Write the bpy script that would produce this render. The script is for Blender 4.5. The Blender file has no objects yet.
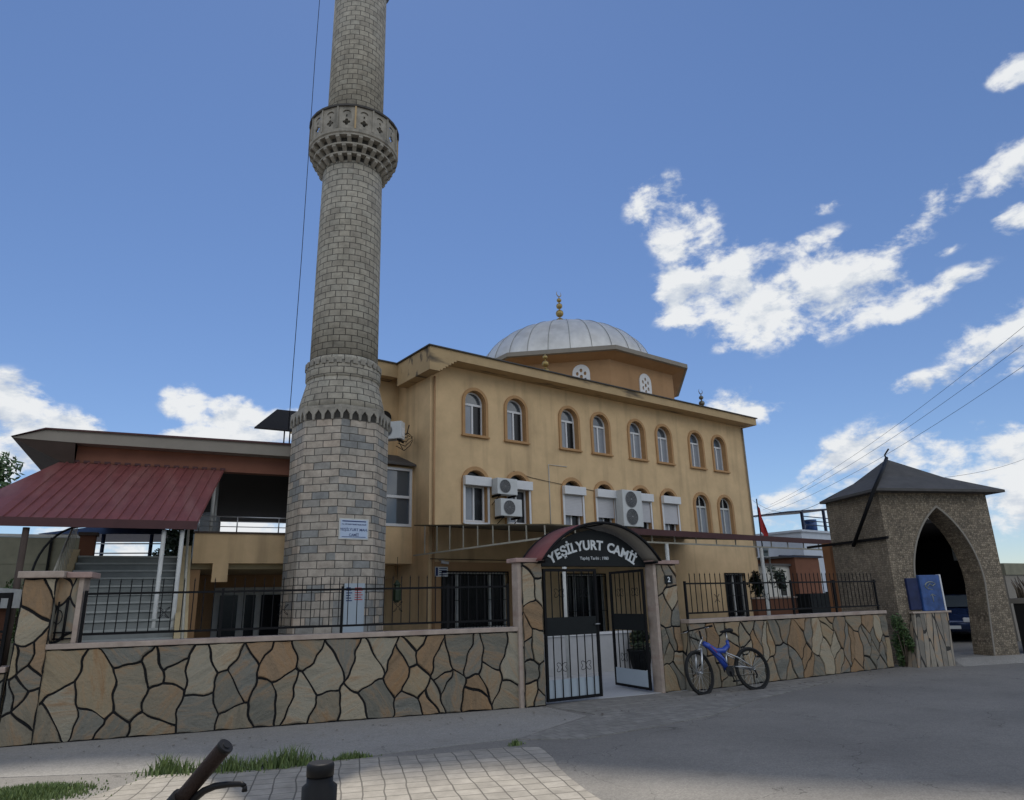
import bpy, math, random
from mathutils import Vector, Matrix
from mathutils.geometry import tessellate_polygon
random.seed(7)
R = math.radians
PI = math.pi
sc = bpy.context.scene
col = sc.collection

# ---------------------------------------------------------------- materials
def mat(name, color=(.5,.5,.5), rough=.8, metal=0., noise=0., nscale=3., bump=0., bscale=40., spec=.3, stain=None):
    m = bpy.data.materials.new(name); m.use_nodes = True
    nt = m.node_tree; b = nt.nodes['Principled BSDF']
    b.inputs['Base Color'].default_value = (*color, 1)
    b.inputs['Roughness'].default_value = rough
    b.inputs['Metallic'].default_value = metal
    b.inputs['Specular IOR Level'].default_value = spec
    tc = nt.nodes.new('ShaderNodeTexCoord')
    if noise > 0:
        n = nt.nodes.new('ShaderNodeTexNoise'); n.inputs['Scale'].default_value = nscale
        n.inputs['Detail'].default_value = 7; n.inputs['Roughness'].default_value = .65
        nt.links.new(tc.outputs['Object'], n.inputs['Vector'])
        r = nt.nodes.new('ShaderNodeMapRange'); r.inputs['From Min'].default_value = .3; r.inputs['From Max'].default_value = .7
        r.inputs['To Min'].default_value = 1-noise; r.inputs['To Max'].default_value = 1+noise
        nt.links.new(n.outputs['Fac'], r.inputs['Value'])
        x = nt.nodes.new('ShaderNodeVectorMath'); x.operation = 'SCALE'
        x.inputs[0].default_value = color
        nt.links.new(r.outputs[0], x.inputs['Scale'])
        out = x.outputs[0]
        if stain:
            # vertical runs of dirt: noise stretched along z
            mp = nt.nodes.new('ShaderNodeMapping'); mp.inputs['Scale'].default_value = stain[1]
            nt.links.new(tc.outputs['Object'], mp.inputs['Vector'])
            n2 = nt.nodes.new('ShaderNodeTexNoise'); n2.inputs['Scale'].default_value = 1.; n2.inputs['Detail'].default_value = 6
            nt.links.new(mp.outputs[0], n2.inputs['Vector'])
            r2 = nt.nodes.new('ShaderNodeMapRange'); r2.inputs['From Min'].default_value = stain[2]; r2.inputs['From Max'].default_value = stain[3]
            r2.inputs['To Max'].default_value = stain[4]
            nt.links.new(n2.outputs['Fac'], r2.inputs['Value'])
            mx = nt.nodes.new('ShaderNodeMix'); mx.data_type = 'RGBA'
            nt.links.new(r2.outputs[0], mx.inputs['Factor']); nt.links.new(out, mx.inputs['A'])
            mx.inputs['B'].default_value = (*stain[0], 1)
            out = mx.outputs['Result']
        nt.links.new(out, b.inputs['Base Color'])
    if bump > 0:
        n = nt.nodes.new('ShaderNodeTexNoise'); n.inputs['Scale'].default_value = bscale; n.inputs['Detail'].default_value = 5
        nt.links.new(tc.outputs['Object'], n.inputs['Vector'])
        bp = nt.nodes.new('ShaderNodeBump'); bp.inputs['Strength'].default_value = bump; bp.inputs['Distance'].default_value = .02
        nt.links.new(n.outputs['Fac'], bp.inputs['Height']); nt.links.new(bp.outputs[0], b.inputs['Normal'])
    return m

def ramp(nt, pts, interp='LINEAR'):
    r = nt.nodes.new('ShaderNodeValToRGB'); cr = r.color_ramp; cr.interpolation = interp
    while len(cr.elements) > 1: cr.elements.remove(cr.elements[-1])
    cr.elements[0].position = pts[0][0]; cr.elements[0].color = (*pts[0][1], 1)
    for p, c in pts[1:]:
        e = cr.elements.new(p); e.color = (*c, 1)
    return r

def stone_mat(name, scale=3.8, zs=.56, joint=.052, cols=None, jcol=(.012,.012,.014), rnd=1.):
    """irregular flat stones with wide dark painted joints"""
    m = bpy.data.materials.new(name); m.use_nodes = True; nt = m.node_tree; b = nt.nodes['Principled BSDF']
    tc = nt.nodes.new('ShaderNodeTexCoord'); sp = nt.nodes.new('ShaderNodeSeparateXYZ'); nt.links.new(tc.outputs['Object'], sp.inputs[0])
    ad = nt.nodes.new('ShaderNodeMath'); ad.operation = 'SUBTRACT'
    nt.links.new(sp.outputs['X'], ad.inputs[0]); nt.links.new(sp.outputs['Y'], ad.inputs[1])
    mz = nt.nodes.new('ShaderNodeMath'); mz.operation = 'MULTIPLY'; mz.inputs[1].default_value = zs; nt.links.new(sp.outputs['Z'], mz.inputs[0])
    cb = nt.nodes.new('ShaderNodeCombineXYZ'); nt.links.new(ad.outputs[0], cb.inputs['X']); nt.links.new(mz.outputs[0], cb.inputs['Y'])
    nz = nt.nodes.new('ShaderNodeTexNoise'); nz.inputs['Scale'].default_value = 2.2; nz.inputs['Detail'].default_value = 2
    nt.links.new(cb.outputs[0], nz.inputs['Vector'])
    sb = nt.nodes.new('ShaderNodeVectorMath'); sb.operation = 'SUBTRACT'; sb.inputs[1].default_value = (.5,.5,.5); nt.links.new(nz.outputs['Color'], sb.inputs[0])
    sl = nt.nodes.new('ShaderNodeVectorMath'); sl.operation = 'SCALE'; sl.inputs['Scale'].default_value = .30; nt.links.new(sb.outputs[0], sl.inputs[0])
    aa = nt.nodes.new('ShaderNodeVectorMath'); aa.operation = 'ADD'; nt.links.new(cb.outputs[0], aa.inputs[0]); nt.links.new(sl.outputs[0], aa.inputs[1])
    ve = nt.nodes.new('ShaderNodeTexVoronoi'); ve.voronoi_dimensions = '2D'; ve.feature = 'DISTANCE_TO_EDGE'
    vc = nt.nodes.new('ShaderNodeTexVoronoi'); vc.voronoi_dimensions = '2D'; vc.feature = 'F1'
    for v in (ve, vc):
        v.inputs['Scale'].default_value = scale; v.inputs['Randomness'].default_value = rnd; nt.links.new(aa.outputs[0], v.inputs['Vector'])
    sc_ = nt.nodes.new('ShaderNodeSeparateColor'); nt.links.new(vc.outputs['Color'], sc_.inputs[0])
    cols = cols or [(.0,(.19,.18,.145)),(.14,(.25,.225,.17)),(.28,(.30,.245,.165)),(.40,(.22,.21,.175)),(.52,(.345,.30,.22)),(.64,(.265,.19,.12)),(.74,(.235,.21,.16)),(.84,(.30,.22,.14)),(.92,(.30,.275,.215))]
    r = ramp(nt, cols, 'CONSTANT'); nt.links.new(sc_.outputs[0], r.inputs[0])
    # veins and rusty clouding inside each stone
    nv = nt.nodes.new('ShaderNodeTexNoise'); nv.inputs['Scale'].default_value = 3.; nv.inputs['Detail'].default_value = 8; nv.inputs['Roughness'].default_value = .7; nv.inputs['Distortion'].default_value = .8
    mp = nt.nodes.new('ShaderNodeMapping'); mp.inputs['Scale'].default_value = (1.6,1.6,.7); nt.links.new(tc.outputs['Object'], mp.inputs['Vector'])
    ofs = nt.nodes.new('ShaderNodeVectorMath'); ofs.operation = 'ADD'
    s10 = nt.nodes.new('ShaderNodeVectorMath'); s10.operation = 'SCALE'; s10.inputs['Scale'].default_value = 7.; nt.links.new(vc.outputs['Color'], s10.inputs[0])
    nt.links.new(mp.outputs[0], ofs.inputs[0]); nt.links.new(s10.outputs[0], ofs.inputs[1]); nt.links.new(ofs.outputs[0], nv.inputs['Vector'])
    rv = nt.nodes.new('ShaderNodeMapRange'); rv.inputs['From Min'].default_value = .50; rv.inputs['From Max'].default_value = .68; rv.inputs['To Max'].default_value = .8
    nt.links.new(nv.outputs['Fac'], rv.inputs['Value'])
    m1 = nt.nodes.new('ShaderNodeMix'); m1.data_type = 'RGBA'; nt.links.new(rv.outputs[0], m1.inputs['Factor']); nt.links.new(r.outputs[0], m1.inputs['A']); m1.inputs['B'].default_value = (.26,.15,.07,1)
    rv2 = nt.nodes.new('ShaderNodeMapRange'); rv2.inputs['From Min'].default_value = .25; rv2.inputs['From Max'].default_value = .6; rv2.inputs['To Min'].default_value = .62; rv2.inputs['To Max'].default_value = 1.15
    nt.links.new(nv.outputs['Fac'], rv2.inputs['Value'])
    vs = nt.nodes.new('ShaderNodeVectorMath'); vs.operation = 'SCALE'; nt.links.new(m1.outputs['Result'], vs.inputs[0]); nt.links.new(rv2.outputs[0], vs.inputs['Scale'])
    # joint width varies
    jn = nt.nodes.new('ShaderNodeTexNoise'); jn.inputs['Scale'].default_value = 3.5; nt.links.new(cb.outputs[0], jn.inputs['Vector'])
    jr = nt.nodes.new('ShaderNodeMapRange'); jr.inputs['From Min'].default_value = .3; jr.inputs['From Max'].default_value = .7; jr.inputs['To Min'].default_value = joint*.62; jr.inputs['To Max'].default_value = joint*1.05
    nt.links.new(jn.outputs['Fac'], jr.inputs['Value'])
    lt = nt.nodes.new('ShaderNodeMath'); lt.operation = 'LESS_THAN'; nt.links.new(ve.outputs['Distance'], lt.inputs[0]); nt.links.new(jr.outputs[0], lt.inputs[1])
    m2 = nt.nodes.new('ShaderNodeMix'); m2.data_type = 'RGBA'; nt.links.new(lt.outputs[0], m2.inputs['Factor']); nt.links.new(vs.outputs[0], m2.inputs['A']); m2.inputs['B'].default_value = (*jcol,1)
    nt.links.new(m2.outputs['Result'], b.inputs['Base Color']); b.inputs['Roughness'].default_value = .72; b.inputs['Specular IOR Level'].default_value = .25
    bh = nt.nodes.new('ShaderNodeMath'); bh.operation = 'MULTIPLY_ADD'; nt.links.new(nv.outputs['Fac'], bh.inputs[0]); bh.inputs[1].default_value = .5; nt.links.new(lt.outputs[0], bh.inputs[2])
    bp = nt.nodes.new('ShaderNodeBump'); bp.inputs['Strength'].default_value = .9; bp.inputs['Distance'].default_value = .03
    nt.links.new(bh.outputs[0], bp.inputs['Height']); nt.links.new(bp.outputs[0], b.inputs['Normal'])
    return m

def block_mat(name, rad, bw, bh, cols, mortar=(.06,.055,.05), msize=.012, rowoff=.5, planar=False, rnd_scale=1., vary=.34, warp=.03):
    """coursed blocks, wrapped round the object's z axis (or planar in x/z, or x/y for paving)"""
    m = bpy.data.materials.new(name); m.use_nodes = True; nt = m.node_tree; b = nt.nodes['Principled BSDF']
    tc = nt.nodes.new('ShaderNodeTexCoord'); sp = nt.nodes.new('ShaderNodeSeparateXYZ'); nt.links.new(tc.outputs['Object'], sp.inputs[0])
    cb = nt.nodes.new('ShaderNodeCombineXYZ')
    if planar == 'xy':
        nt.links.new(sp.outputs['X'], cb.inputs['X']); nt.links.new(sp.outputs['Y'], cb.inputs['Y'])
    elif planar:
        nt.links.new(sp.outputs['X'], cb.inputs['X']); nt.links.new(sp.outputs['Z'], cb.inputs['Y'])
    else:
        at = nt.nodes.new('ShaderNodeMath'); at.operation = 'ARCTAN2'; nt.links.new(sp.outputs['Y'], at.inputs[0]); nt.links.new(sp.outputs['X'], at.inputs[1])
        mu = nt.nodes.new('ShaderNodeMath'); mu.operation = 'MULTIPLY'; mu.inputs[1].default_value = rad; nt.links.new(at.outputs[0], mu.inputs[0])
        nt.links.new(mu.outputs[0], cb.inputs['X']); nt.links.new(sp.outputs['Z'], cb.inputs['Y'])
    nz = nt.nodes.new('ShaderNodeTexNoise'); nz.inputs['Scale'].default_value = 5. if warp < .05 else 1.2; nt.links.new(tc.outputs['Object'], nz.inputs['Vector'])
    sb = nt.nodes.new('ShaderNodeVectorMath'); sb.operation = 'SUBTRACT'; sb.inputs[1].default_value = (.5,.5,.5); nt.links.new(nz.outputs['Color'], sb.inputs[0])
    sl = nt.nodes.new('ShaderNodeVectorMath'); sl.operation = 'SCALE'; sl.inputs['Scale'].default_value = warp; nt.links.new(sb.outputs[0], sl.inputs[0])
    aa = nt.nodes.new('ShaderNodeVectorMath'); aa.operation = 'ADD'; nt.links.new(cb.outputs[0], aa.inputs[0]); nt.links.new(sl.outputs[0], aa.inputs[1])
    br = nt.nodes.new('ShaderNodeTexBrick'); nt.links.new(aa.outputs[0], br.inputs['Vector'])
    br.offset = rowoff; br.inputs['Scale'].default_value = 1; br.inputs['Brick Width'].default_value = bw; br.inputs['Row Height'].default_value = bh
    br.inputs['Mortar Size'].default_value = msize; br.inputs['Mortar Smooth'].default_value = .15; br.inputs['Bias'].default_value = 0
    br.inputs['Color1'].default_value = (0,0,0,1); br.inputs['Color2'].default_value = (1,1,1,1); br.inputs['Mortar'].default_value = (0,0,0,1)
    r = ramp(nt, cols, 'LINEAR'); nt.links.new(br.outputs['Color'], r.inputs[0])
    n = nt.nodes.new('ShaderNodeTexNoise'); n.inputs['Scale'].default_value = 4*rnd_scale; n.inputs['Detail'].default_value = 9; n.inputs['Roughness'].default_value = .72
    nt.links.new(tc.outputs['Object'], n.inputs['Vector'])
    mr = nt.nodes.new('ShaderNodeMapRange'); mr.inputs['From Min'].default_value = .3; mr.inputs['From Max'].default_value = .7; mr.inputs['To Min'].default_value = 1-vary; mr.inputs['To Max'].default_value = 1+vary*.8
    nt.links.new(n.outputs['Fac'], mr.inputs['Value'])
    vs = nt.nodes.new('ShaderNodeVectorMath'); vs.operation = 'SCALE'; nt.links.new(r.outputs[0], vs.inputs[0]); nt.links.new(mr.outputs[0], vs.inputs['Scale'])
    mx = nt.nodes.new('ShaderNodeMix'); mx.data_type = 'RGBA'; nt.links.new(br.outputs['Fac'], mx.inputs['Factor']); nt.links.new(vs.outputs[0], mx.inputs['A']); mx.inputs['B'].default_value = (*mortar,1)
    nt.links.new(mx.outputs['Result'], b.inputs['Base Color']); b.inputs['Roughness'].default_value = .85; b.inputs['Specular IOR Level'].default_value = .2
    hh = nt.nodes.new('ShaderNodeMath'); hh.operation = 'MULTIPLY_ADD'; nt.links.new(br.outputs['Fac'], hh.inputs[0]); hh.inputs[1].default_value = -1.5; nt.links.new(n.outputs['Fac'], hh.inputs[2])
    bp = nt.nodes.new('ShaderNodeBump'); bp.inputs['Strength'].default_value = .6; bp.inputs['Distance'].default_value = .012
    nt.links.new(hh.outputs[0], bp.inputs['Height']); nt.links.new(bp.outputs[0], b.inputs['Normal'])
    return m

def foliage_mat(name, c1, c2):
    m = bpy.data.materials.new(name); m.use_nodes = True; nt = m.node_tree; b = nt.nodes['Principled BSDF']
    g = nt.nodes.new('ShaderNodeNewGeometry')
    r = ramp(nt, [(0, c1), (1, c2)]); nt.links.new(g.outputs['Random Per Island'], r.inputs[0])
    nt.links.new(r.outputs[0], b.inputs['Base Color']); b.inputs['Roughness'].default_value = .6
    b.inputs['Subsurface Weight'].default_value = 0
    return m

M = {}
M['plaster'] = mat('ochre_plaster', (.59,.42,.235), .9, noise=.13, nscale=1.1, bump=.12, bscale=70, stain=((.22,.155,.09),(2.2,2.2,.22),.52,.78,.55))
M['plaster2'] = mat('orange_plaster', (.36,.215,.11), .9, noise=.09, nscale=1.5, bump=.12, bscale=60, stain=((.2,.12,.06),(1.5,1.5,.3),.55,.8,.4))
M['trim'] = mat('window_trim_paint', (.40,.235,.11), .85, noise=.08, nscale=5)
M['cornice'] = mat('cornice_plaster', (.43,.31,.17), .9, noise=.1, nscale=2, bump=.15, bscale=50, stain=((.07,.06,.05),(.5,3.,2.),.56,.66,.85))
M['dark_metal'] = mat('black_iron', (.006,.006,.007), .6, 0, noise=.2, nscale=9, spec=.15)
M['beam_paint'] = mat('dull_red_brown_plaster', (.20,.085,.055), .9, noise=.12, nscale=2)
M['black'] = mat('black_paint', (.007,.009,.010), .5, noise=.15, nscale=6, spec=.2)
M['maroon'] = mat('maroon_sheet', (.175,.056,.052), .55, noise=.18, nscale=2.5, spec=.3, stain=((.25,.14,.12),(3,.5,.5),.5,.75,.5))
M['maroon_dk'] = mat('maroon_dull', (.07,.028,.028), .6, noise=.15, nscale=3)
M['white'] = mat('white_plastic', (.62,.62,.62), .5, noise=.05, nscale=5, spec=.4)
M['slat'] = mat('shutter_plastic', (.5,.49,.5), .55, noise=.05)
M['white_metal'] = mat('white_metal', (.5,.5,.47), .5, noise=.12, nscale=6)
M['ac'] = mat('air_conditioner_casing', (.52,.53,.52), .5, noise=.07, nscale=4)
M['ac_grille'] = mat('fan_grille', (.07,.072,.075), .6)
M['ac_wire'] = mat('fan_guard_wire', (.22,.22,.22), .6)
M['dull_metal'] = mat('weathered_cream_metal', (.33,.31,.25), .6, noise=.15, nscale=6)
M['glass'] = mat('window_glass', (.07,.085,.1), .06, spec=.8)
M['glass_dk'] = mat('dark_glass', (.008,.009,.011), .25, spec=.3)
M['curtain'] = mat('pale_curtain', (.24,.26,.29), .35, noise=.1, nscale=2, spec=.5)
M['marble'] = mat('coping_marble', (.36,.29,.24), .6, noise=.2, nscale=6, stain=((.22,.13,.11),(1.5,1.5,6),.5,.75,.6))
M['pink'] = mat('pink_marble', (.33,.225,.195), .55, noise=.18, nscale=7)
M['stone'] = stone_mat('crazy_paving_stone')
M['stone2'] = stone_mat('narrow_split_stone', scale=4.3, zs=.42, joint=.048)
M['slate_strip'] = stone_mat('upright_slate_strips', scale=7., zs=.12, joint=.05, cols=[(0,(.19,.17,.14)),(.3,(.25,.22,.175)),(.6,(.16,.145,.12)),(.8,(.28,.23,.17))], jcol=(.03,.028,.025), rnd=.7)
BEIGE = (.30,.255,.20); GREY = (.135,.145,.14)
n_b = 17; M['block_base'] = block_mat('minaret_blocks', 1.1, 2*PI*1.1/n_b, .172, [(0,(.37,.33,.275)),(.3,(.42,.36,.295)),(.50,(.35,.315,.265)),(.60,(.26,.258,.24)),(.80,(.235,.235,.225)),(.86,(.36,.32,.265)),(1,(.45,.37,.295))], mortar=(.085,.078,.068), msize=.010)
M['block_shaft'] = block_mat('minaret_shaft_blocks', .82, 2*PI*.82/18, .172, [(0,(.28,.255,.21)),(.5,(.35,.32,.26)),(1,(.32,.30,.25))], mortar=(.085,.078,.068), msize=.010)
M['block_trim'] = mat('minaret_dressed_stone', (.285,.262,.22), .85, noise=.25, nscale=5, bump=.3, bscale=30, stain=((.05,.05,.045),(3,3,1.5),.5,.75,.7))
M['niche'] = mat('soot_dark_stone', (.045,.042,.037), .9, noise=.2)  # recess shade put into the colour, behind frieze and balcony tiers
M['gate_tile'] = None
M['roof_grey'] = mat('grey_felt_roof', (.075,.071,.067), .8, noise=.2, nscale=3, bump=.2, bscale=25)
M['dome'] = mat('dome_lead_sheet', (.60,.59,.56), .45, .35, noise=.1, nscale=2.2, spec=.5, stain=((.30,.29,.27),(1,1,1.2),.5,.75,.5))
M['dome_seam'] = mat('dome_seam', (.28,.28,.26), .5, .3)
M['gold'] = mat('gilded_metal', (.34,.25,.10), .45, .8)
M['bronze'] = mat('tarnished_metal', (.16,.15,.12), .45, .7)
M['fascia'] = mat('grey_beige_fascia', (.24,.215,.18), .8, noise=.08, nscale=2)
M['soffit'] = mat('brown_soffit', (.075,.055,.045), .9, noise=.1)
M['awning_under'] = mat('awning_underside', (.11,.09,.055), .85, noise=.15, nscale=2)
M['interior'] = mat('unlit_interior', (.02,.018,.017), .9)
M['steps'] = mat('worn_step_stone', (.19,.2,.19), .8, noise=.15, nscale=3, bump=.1)
M['tread'] = mat('pale_tread_slab', (.30,.31,.29), .7, noise=.15, nscale=4)
M['brown_wall'] = mat('red_brown_plaster', (.14,.06,.035), .9, noise=.12, nscale=3)
M['house_white'] = mat('pale_blue_render', (.42,.46,.52), .9, noise=.07)
M['house_cream'] = mat('cream_render', (.5,.48,.42), .9, noise=.08)
M['steel_blue'] = mat('dark_blue_steel', (.02,.028,.06), .5, .3, noise=.2)
M['ridged'] = mat('weathered_board_fence', (.22,.21,.15), .85, noise=.2, nscale=2)
M['cab_blue'] = mat('blue_cabinet_panel', (.03,.075,.22), .4, noise=.45, nscale=5, spec=.4)
M['cab_dark'] = mat('navy_cabinet_side', (.012,.02,.07), .4, noise=.3, nscale=5)
M['tyre'] = mat('tyre_rubber', (.012,.012,.012), .8)
M['chrome'] = mat('dull_alloy', (.45,.45,.45), .35, .8)
M['bike_blue'] = mat('blue_enamel', (.02,.055,.30), .3, noise=.1, spec=.5)
M['brown_grip'] = mat('brown_leather_grip', (.014,.006,.004), .7, noise=.3, nscale=30, bump=.3, bscale=200)
M['black_plastic'] = mat('black_plastic', (.006,.006,.007), .5, spec=.2)
M['car_blue'] = mat('dark_blue_car_paint', (.02,.035,.09), .15, .3, spec=.6)
M['bark'] = mat('bark', (.09,.07,.05), .9, noise=.3, nscale=8)
M['leaf'] = foliage_mat('leaf_green', (.02,.045,.012), (.07,.12,.03))
M['leaf_dk'] = foliage_mat('leaf_dark', (.008,.018,.008), (.03,.05,.018))
M['leaf_lt'] = foliage_mat('leaf_light', (.05,.1,.03), (.14,.2,.08))
M['grass'] = foliage_mat('grass_blades', (.05,.09,.02), (.17,.22,.07))
M['dead'] = foliage_mat('dry_fronds', (.06,.045,.03), (.16,.12,.08))
M['sign_white'] = mat('sign_white', (.6,.62,.62), .5, noise=.05)
M['letter'] = mat('letter_white', (.62,.65,.66), .5)
M['plaque'] = mat('plaque_face', (.42,.5,.62), .5, noise=.04)
M['ink'] = mat('navy_ink', (.02,.035,.12), .6)
M['red'] = mat('red_cloth', (.28,.02,.02), .8, noise=.1)
M['red_ink'] = mat('red_ink', (.4,.06,.06), .7)
M['board_blue'] = mat('pale_blue_panel', (.33,.38,.42), .5, noise=.05)
M['step_side'] = mat('stair_side_plaster', (.38,.30,.17), .9, noise=.08)
M['tank'] = mat('grey_tank', (.3,.32,.34), .6)
M['cloudm'] = mat('cloud_white', (.9,.9,.9), 1.)

def tile_mat():
    m = bpy.data.materials.new('mosaic_cladding'); m.use_nodes = True; nt = m.node_tree; b = nt.nodes['Principled BSDF']
    tc = nt.nodes.new('ShaderNodeTexCoord')
    v = nt.nodes.new('ShaderNodeTexVoronoi'); v.inputs['Scale'].default_value = 19; v.inputs['Randomness'].default_value = .55
    v2 = nt.nodes.new('ShaderNodeTexVoronoi'); v2.feature = 'DISTANCE_TO_EDGE'; v2.inputs['Scale'].default_value = 19; v2.inputs['Randomness'].default_value = .55
    nt.links.new(tc.outputs['Object'], v.inputs['Vector']); nt.links.new(tc.outputs['Object'], v2.inputs['Vector'])
    s = nt.nodes.new('ShaderNodeSeparateColor'); nt.links.new(v.outputs['Color'], s.inputs[0])
    r = ramp(nt, [(0,(.15,.118,.08)),(.5,(.235,.187,.13)),(1,(.31,.25,.175))]); nt.links.new(s.outputs[0], r.inputs[0])
    mr = nt.nodes.new('ShaderNodeMapRange'); mr.inputs['From Max'].default_value = .2; mr.inputs['To Min'].default_value = .42; nt.links.new(v2.outputs['Distance'], mr.inputs['Value'])
    n = nt.nodes.new('ShaderNodeTexNoise'); n.inputs['Scale'].default_value = 1.5; n.inputs['Detail'].default_value = 5; nt.links.new(tc.outputs['Object'], n.inputs['Vector'])
    m3 = nt.nodes.new('ShaderNodeMath'); m3.operation = 'MULTIPLY'; nt.links.new(mr.outputs[0], m3.inputs[0])
    m4 = nt.nodes.new('ShaderNodeMapRange'); m4.inputs['From Min'].default_value = .3; m4.inputs['From Max'].default_value = .7; m4.inputs['To Min'].default_value = .8; m4.inputs['To Max'].default_value = 1.2
    nt.links.new(n.outputs['Fac'], m4.inputs['Value']); nt.links.new(m4.outputs[0], m3.inputs[1])
    vs = nt.nodes.new('ShaderNodeVectorMath'); vs.operation = 'SCALE'; nt.links.new(r.outputs[0], vs.inputs[0]); nt.links.new(m3.outputs[0], vs.inputs['Scale'])
    nt.links.new(vs.outputs[0], b.inputs['Base Color']); b.inputs['Roughness'].default_value = .75
    bp = nt.nodes.new('ShaderNodeBump'); bp.inputs['Distance'].default_value = .015; bp.inputs['Strength'].default_value = .8
    nt.links.new(mr.outputs[0], bp.inputs['Height']); nt.links.new(bp.outputs[0], b.inputs['Normal'])
    return m
M['gate_tile'] = tile_mat()

# ---------------------------------------------------------------- mesh builder
class MB:
    def __init__(s): s.v = []; s.f = []; s.sm = []
    def add(s, vs, fs, smooth=False, T=None):
        o = len(s.v)
        for p in vs:
            p = Vector(p); s.v.append(tuple(T @ p) if T else tuple(p))
        for f in fs: s.f.append([i+o for i in f]); s.sm.append(smooth)
        return s
    def box(s, x0,x1,y0,y1,z0,z1, T=None):
        return s.add([(x0,y0,z0),(x1,y0,z0),(x1,y1,z0),(x0,y1,z0),(x0,y0,z1),(x1,y0,z1),(x1,y1,z1),(x0,y1,z1)],
              [(0,3,2,1),(4,5,6,7),(0,1,5,4),(1,2,6,5),(2,3,7,6),(3,0,4,7)], False, T)
    def tube(s, pts, r, n=8, closed=False, caps=True, smooth=True):
        pts = [Vector(p) for p in pts]; N = len(pts)
        rs = r if isinstance(r,(list,tuple)) else [r]*N
        up = None; rings = []
        for i,p in enumerate(pts):
            if closed: t = pts[(i+1)%N]-pts[i-1]
            else: t = pts[min(i+1,N-1)]-pts[max(i-1,0)]
            t.normalize()
            if up is None:
                a = Vector((0,0,1)) if abs(t.z)<.9 else Vector((1,0,0)); up = t.cross(a).normalized()
            else:
                up = (up - t*up.dot(t)).normalized()
            b = t.cross(up)
            rings.append([tuple(p+(up*math.cos(2*PI*k/n)+b*math.sin(2*PI*k/n))*rs[i]) for k in range(n)])
        vs = [q for rg in rings for q in rg]; fs = []
        for i in range(N if closed else N-1):
            j = (i+1)%N
            for k in range(n): fs.append((i*n+k, i*n+(k+1)%n, j*n+(k+1)%n, j*n+k))
        s.add(vs, fs, smooth)
        if caps and not closed:
            s.add([], []); o = len(s.v)-len(vs)
            s.f.append([o+k for k in range(n)][::-1]); s.sm.append(False)
            s.f.append([o+(N-1)*n+k for k in range(n)]); s.sm.append(False)
        return s
    def lathe(s, prof, n=24, smooth=True, cx=0, cy=0, rot=0., cap=True):
        vs = []; fs = []
        for r,z in prof:
            for k in range(n):
                a = rot+2*PI*k/n; vs.append((cx+r*math.cos(a), cy+r*math.sin(a), z))
        for i in range(len(prof)-1):
            for k in range(n): fs.append((i*n+k, i*n+(k+1)%n, (i+1)*n+(k+1)%n, (i+1)*n+k))
        o = len(s.v); s.add(vs, fs, smooth)
        if cap:
            if prof[0][0] > .001: s.f.append([o+k for k in range(n)][::-1]); s.sm.append(False)
            if prof[-1][0] > .001: s.f.append([o+(len(prof)-1)*n+k for k in range(n)]); s.sm.append(False)
        return s
    def plate(s, outer, holes, t, T=None):
        """flat outline in x/z with holes, front face at y=0, thickness t towards +y"""
        loops = [outer]+list(holes)
        pv = [[Vector((p[0],p[1],0)) for p in lp] for lp in loops]
        tris = tessellate_polygon(pv)
        flat = [p for lp in loops for p in lp]; n = len(flat)
        vs = [(p[0],0,p[1]) for p in flat]+[(p[0],t,p[1]) for p in flat]; fs = []
        for a,b,c in tris:
            A,B,C = flat[a],flat[b],flat[c]
            cr = (B[0]-A[0])*(C[1]-A[1])-(B[1]-A[1])*(C[0]-A[0])
            if abs(cr) < 1e-12: continue
            if cr < 0: b,c = c,b
            fs.append((a,b,c)); fs.append((a+n,c+n,b+n))
        o = 0
        for li,lp in enumerate(loops):
            m = len(lp); ar = sum(lp[i][0]*lp[(i+1)%m][1]-lp[(i+1)%m][0]*lp[i][1] for i in range(m))
            ccw = ar > 0
            for i in range(m):
                a,b = o+i, o+(i+1)%m
                q = (a, a+n, b+n, b)
                if (li == 0) != ccw: q = q[::-1]
                fs.append(q)
            o += m
        return s.add(vs, fs, False, T)
    def build(s, name, m, parent=None, loc=None, rz=None, bevel=0):
        me = bpy.data.meshes.new(name); me.from_pydata(s.v, [], s.f); me.materials.append(m)
        me.polygons.foreach_set('use_smooth', s.sm); me.update()
        o = bpy.data.objects.new(name, me); col.objects.link(o)
        if parent: o.parent = parent
        if loc: o.location = loc
        if rz is not None: o.rotation_euler.z = rz
        if bevel:
            bv = o.modifiers.new('bevel','BEVEL'); bv.width = bevel; bv.segments = 2; bv.limit_method = 'ANGLE'
        return o

def tag(o, label, cat, group=None, kind=None):
    if label: o['label'] = label
    if cat: o['category'] = cat
    if group: o['group'] = group
    if kind: o['kind'] = kind
    return o
def struct(o): o['kind'] = 'structure'; return o
def empty(name, loc=(0,0,0), rz=0., label=None, cat=None, group=None):
    o = bpy.data.objects.new(name, None); col.objects.link(o); o.location = loc; o.rotation_euler.z = rz; o.empty_display_size = .3
    tag(o, label, cat, group); return o
def copy_tree(o, parent=None):
    c = o.copy(); col.objects.link(c); c.parent = parent
    for ch in list(o.children): copy_tree(ch, c)
    return c
def RZ(a, x=0,y=0,z=0): return Matrix.Translation((x,y,z)) @ Matrix.Rotation(a,4,'Z')

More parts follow.
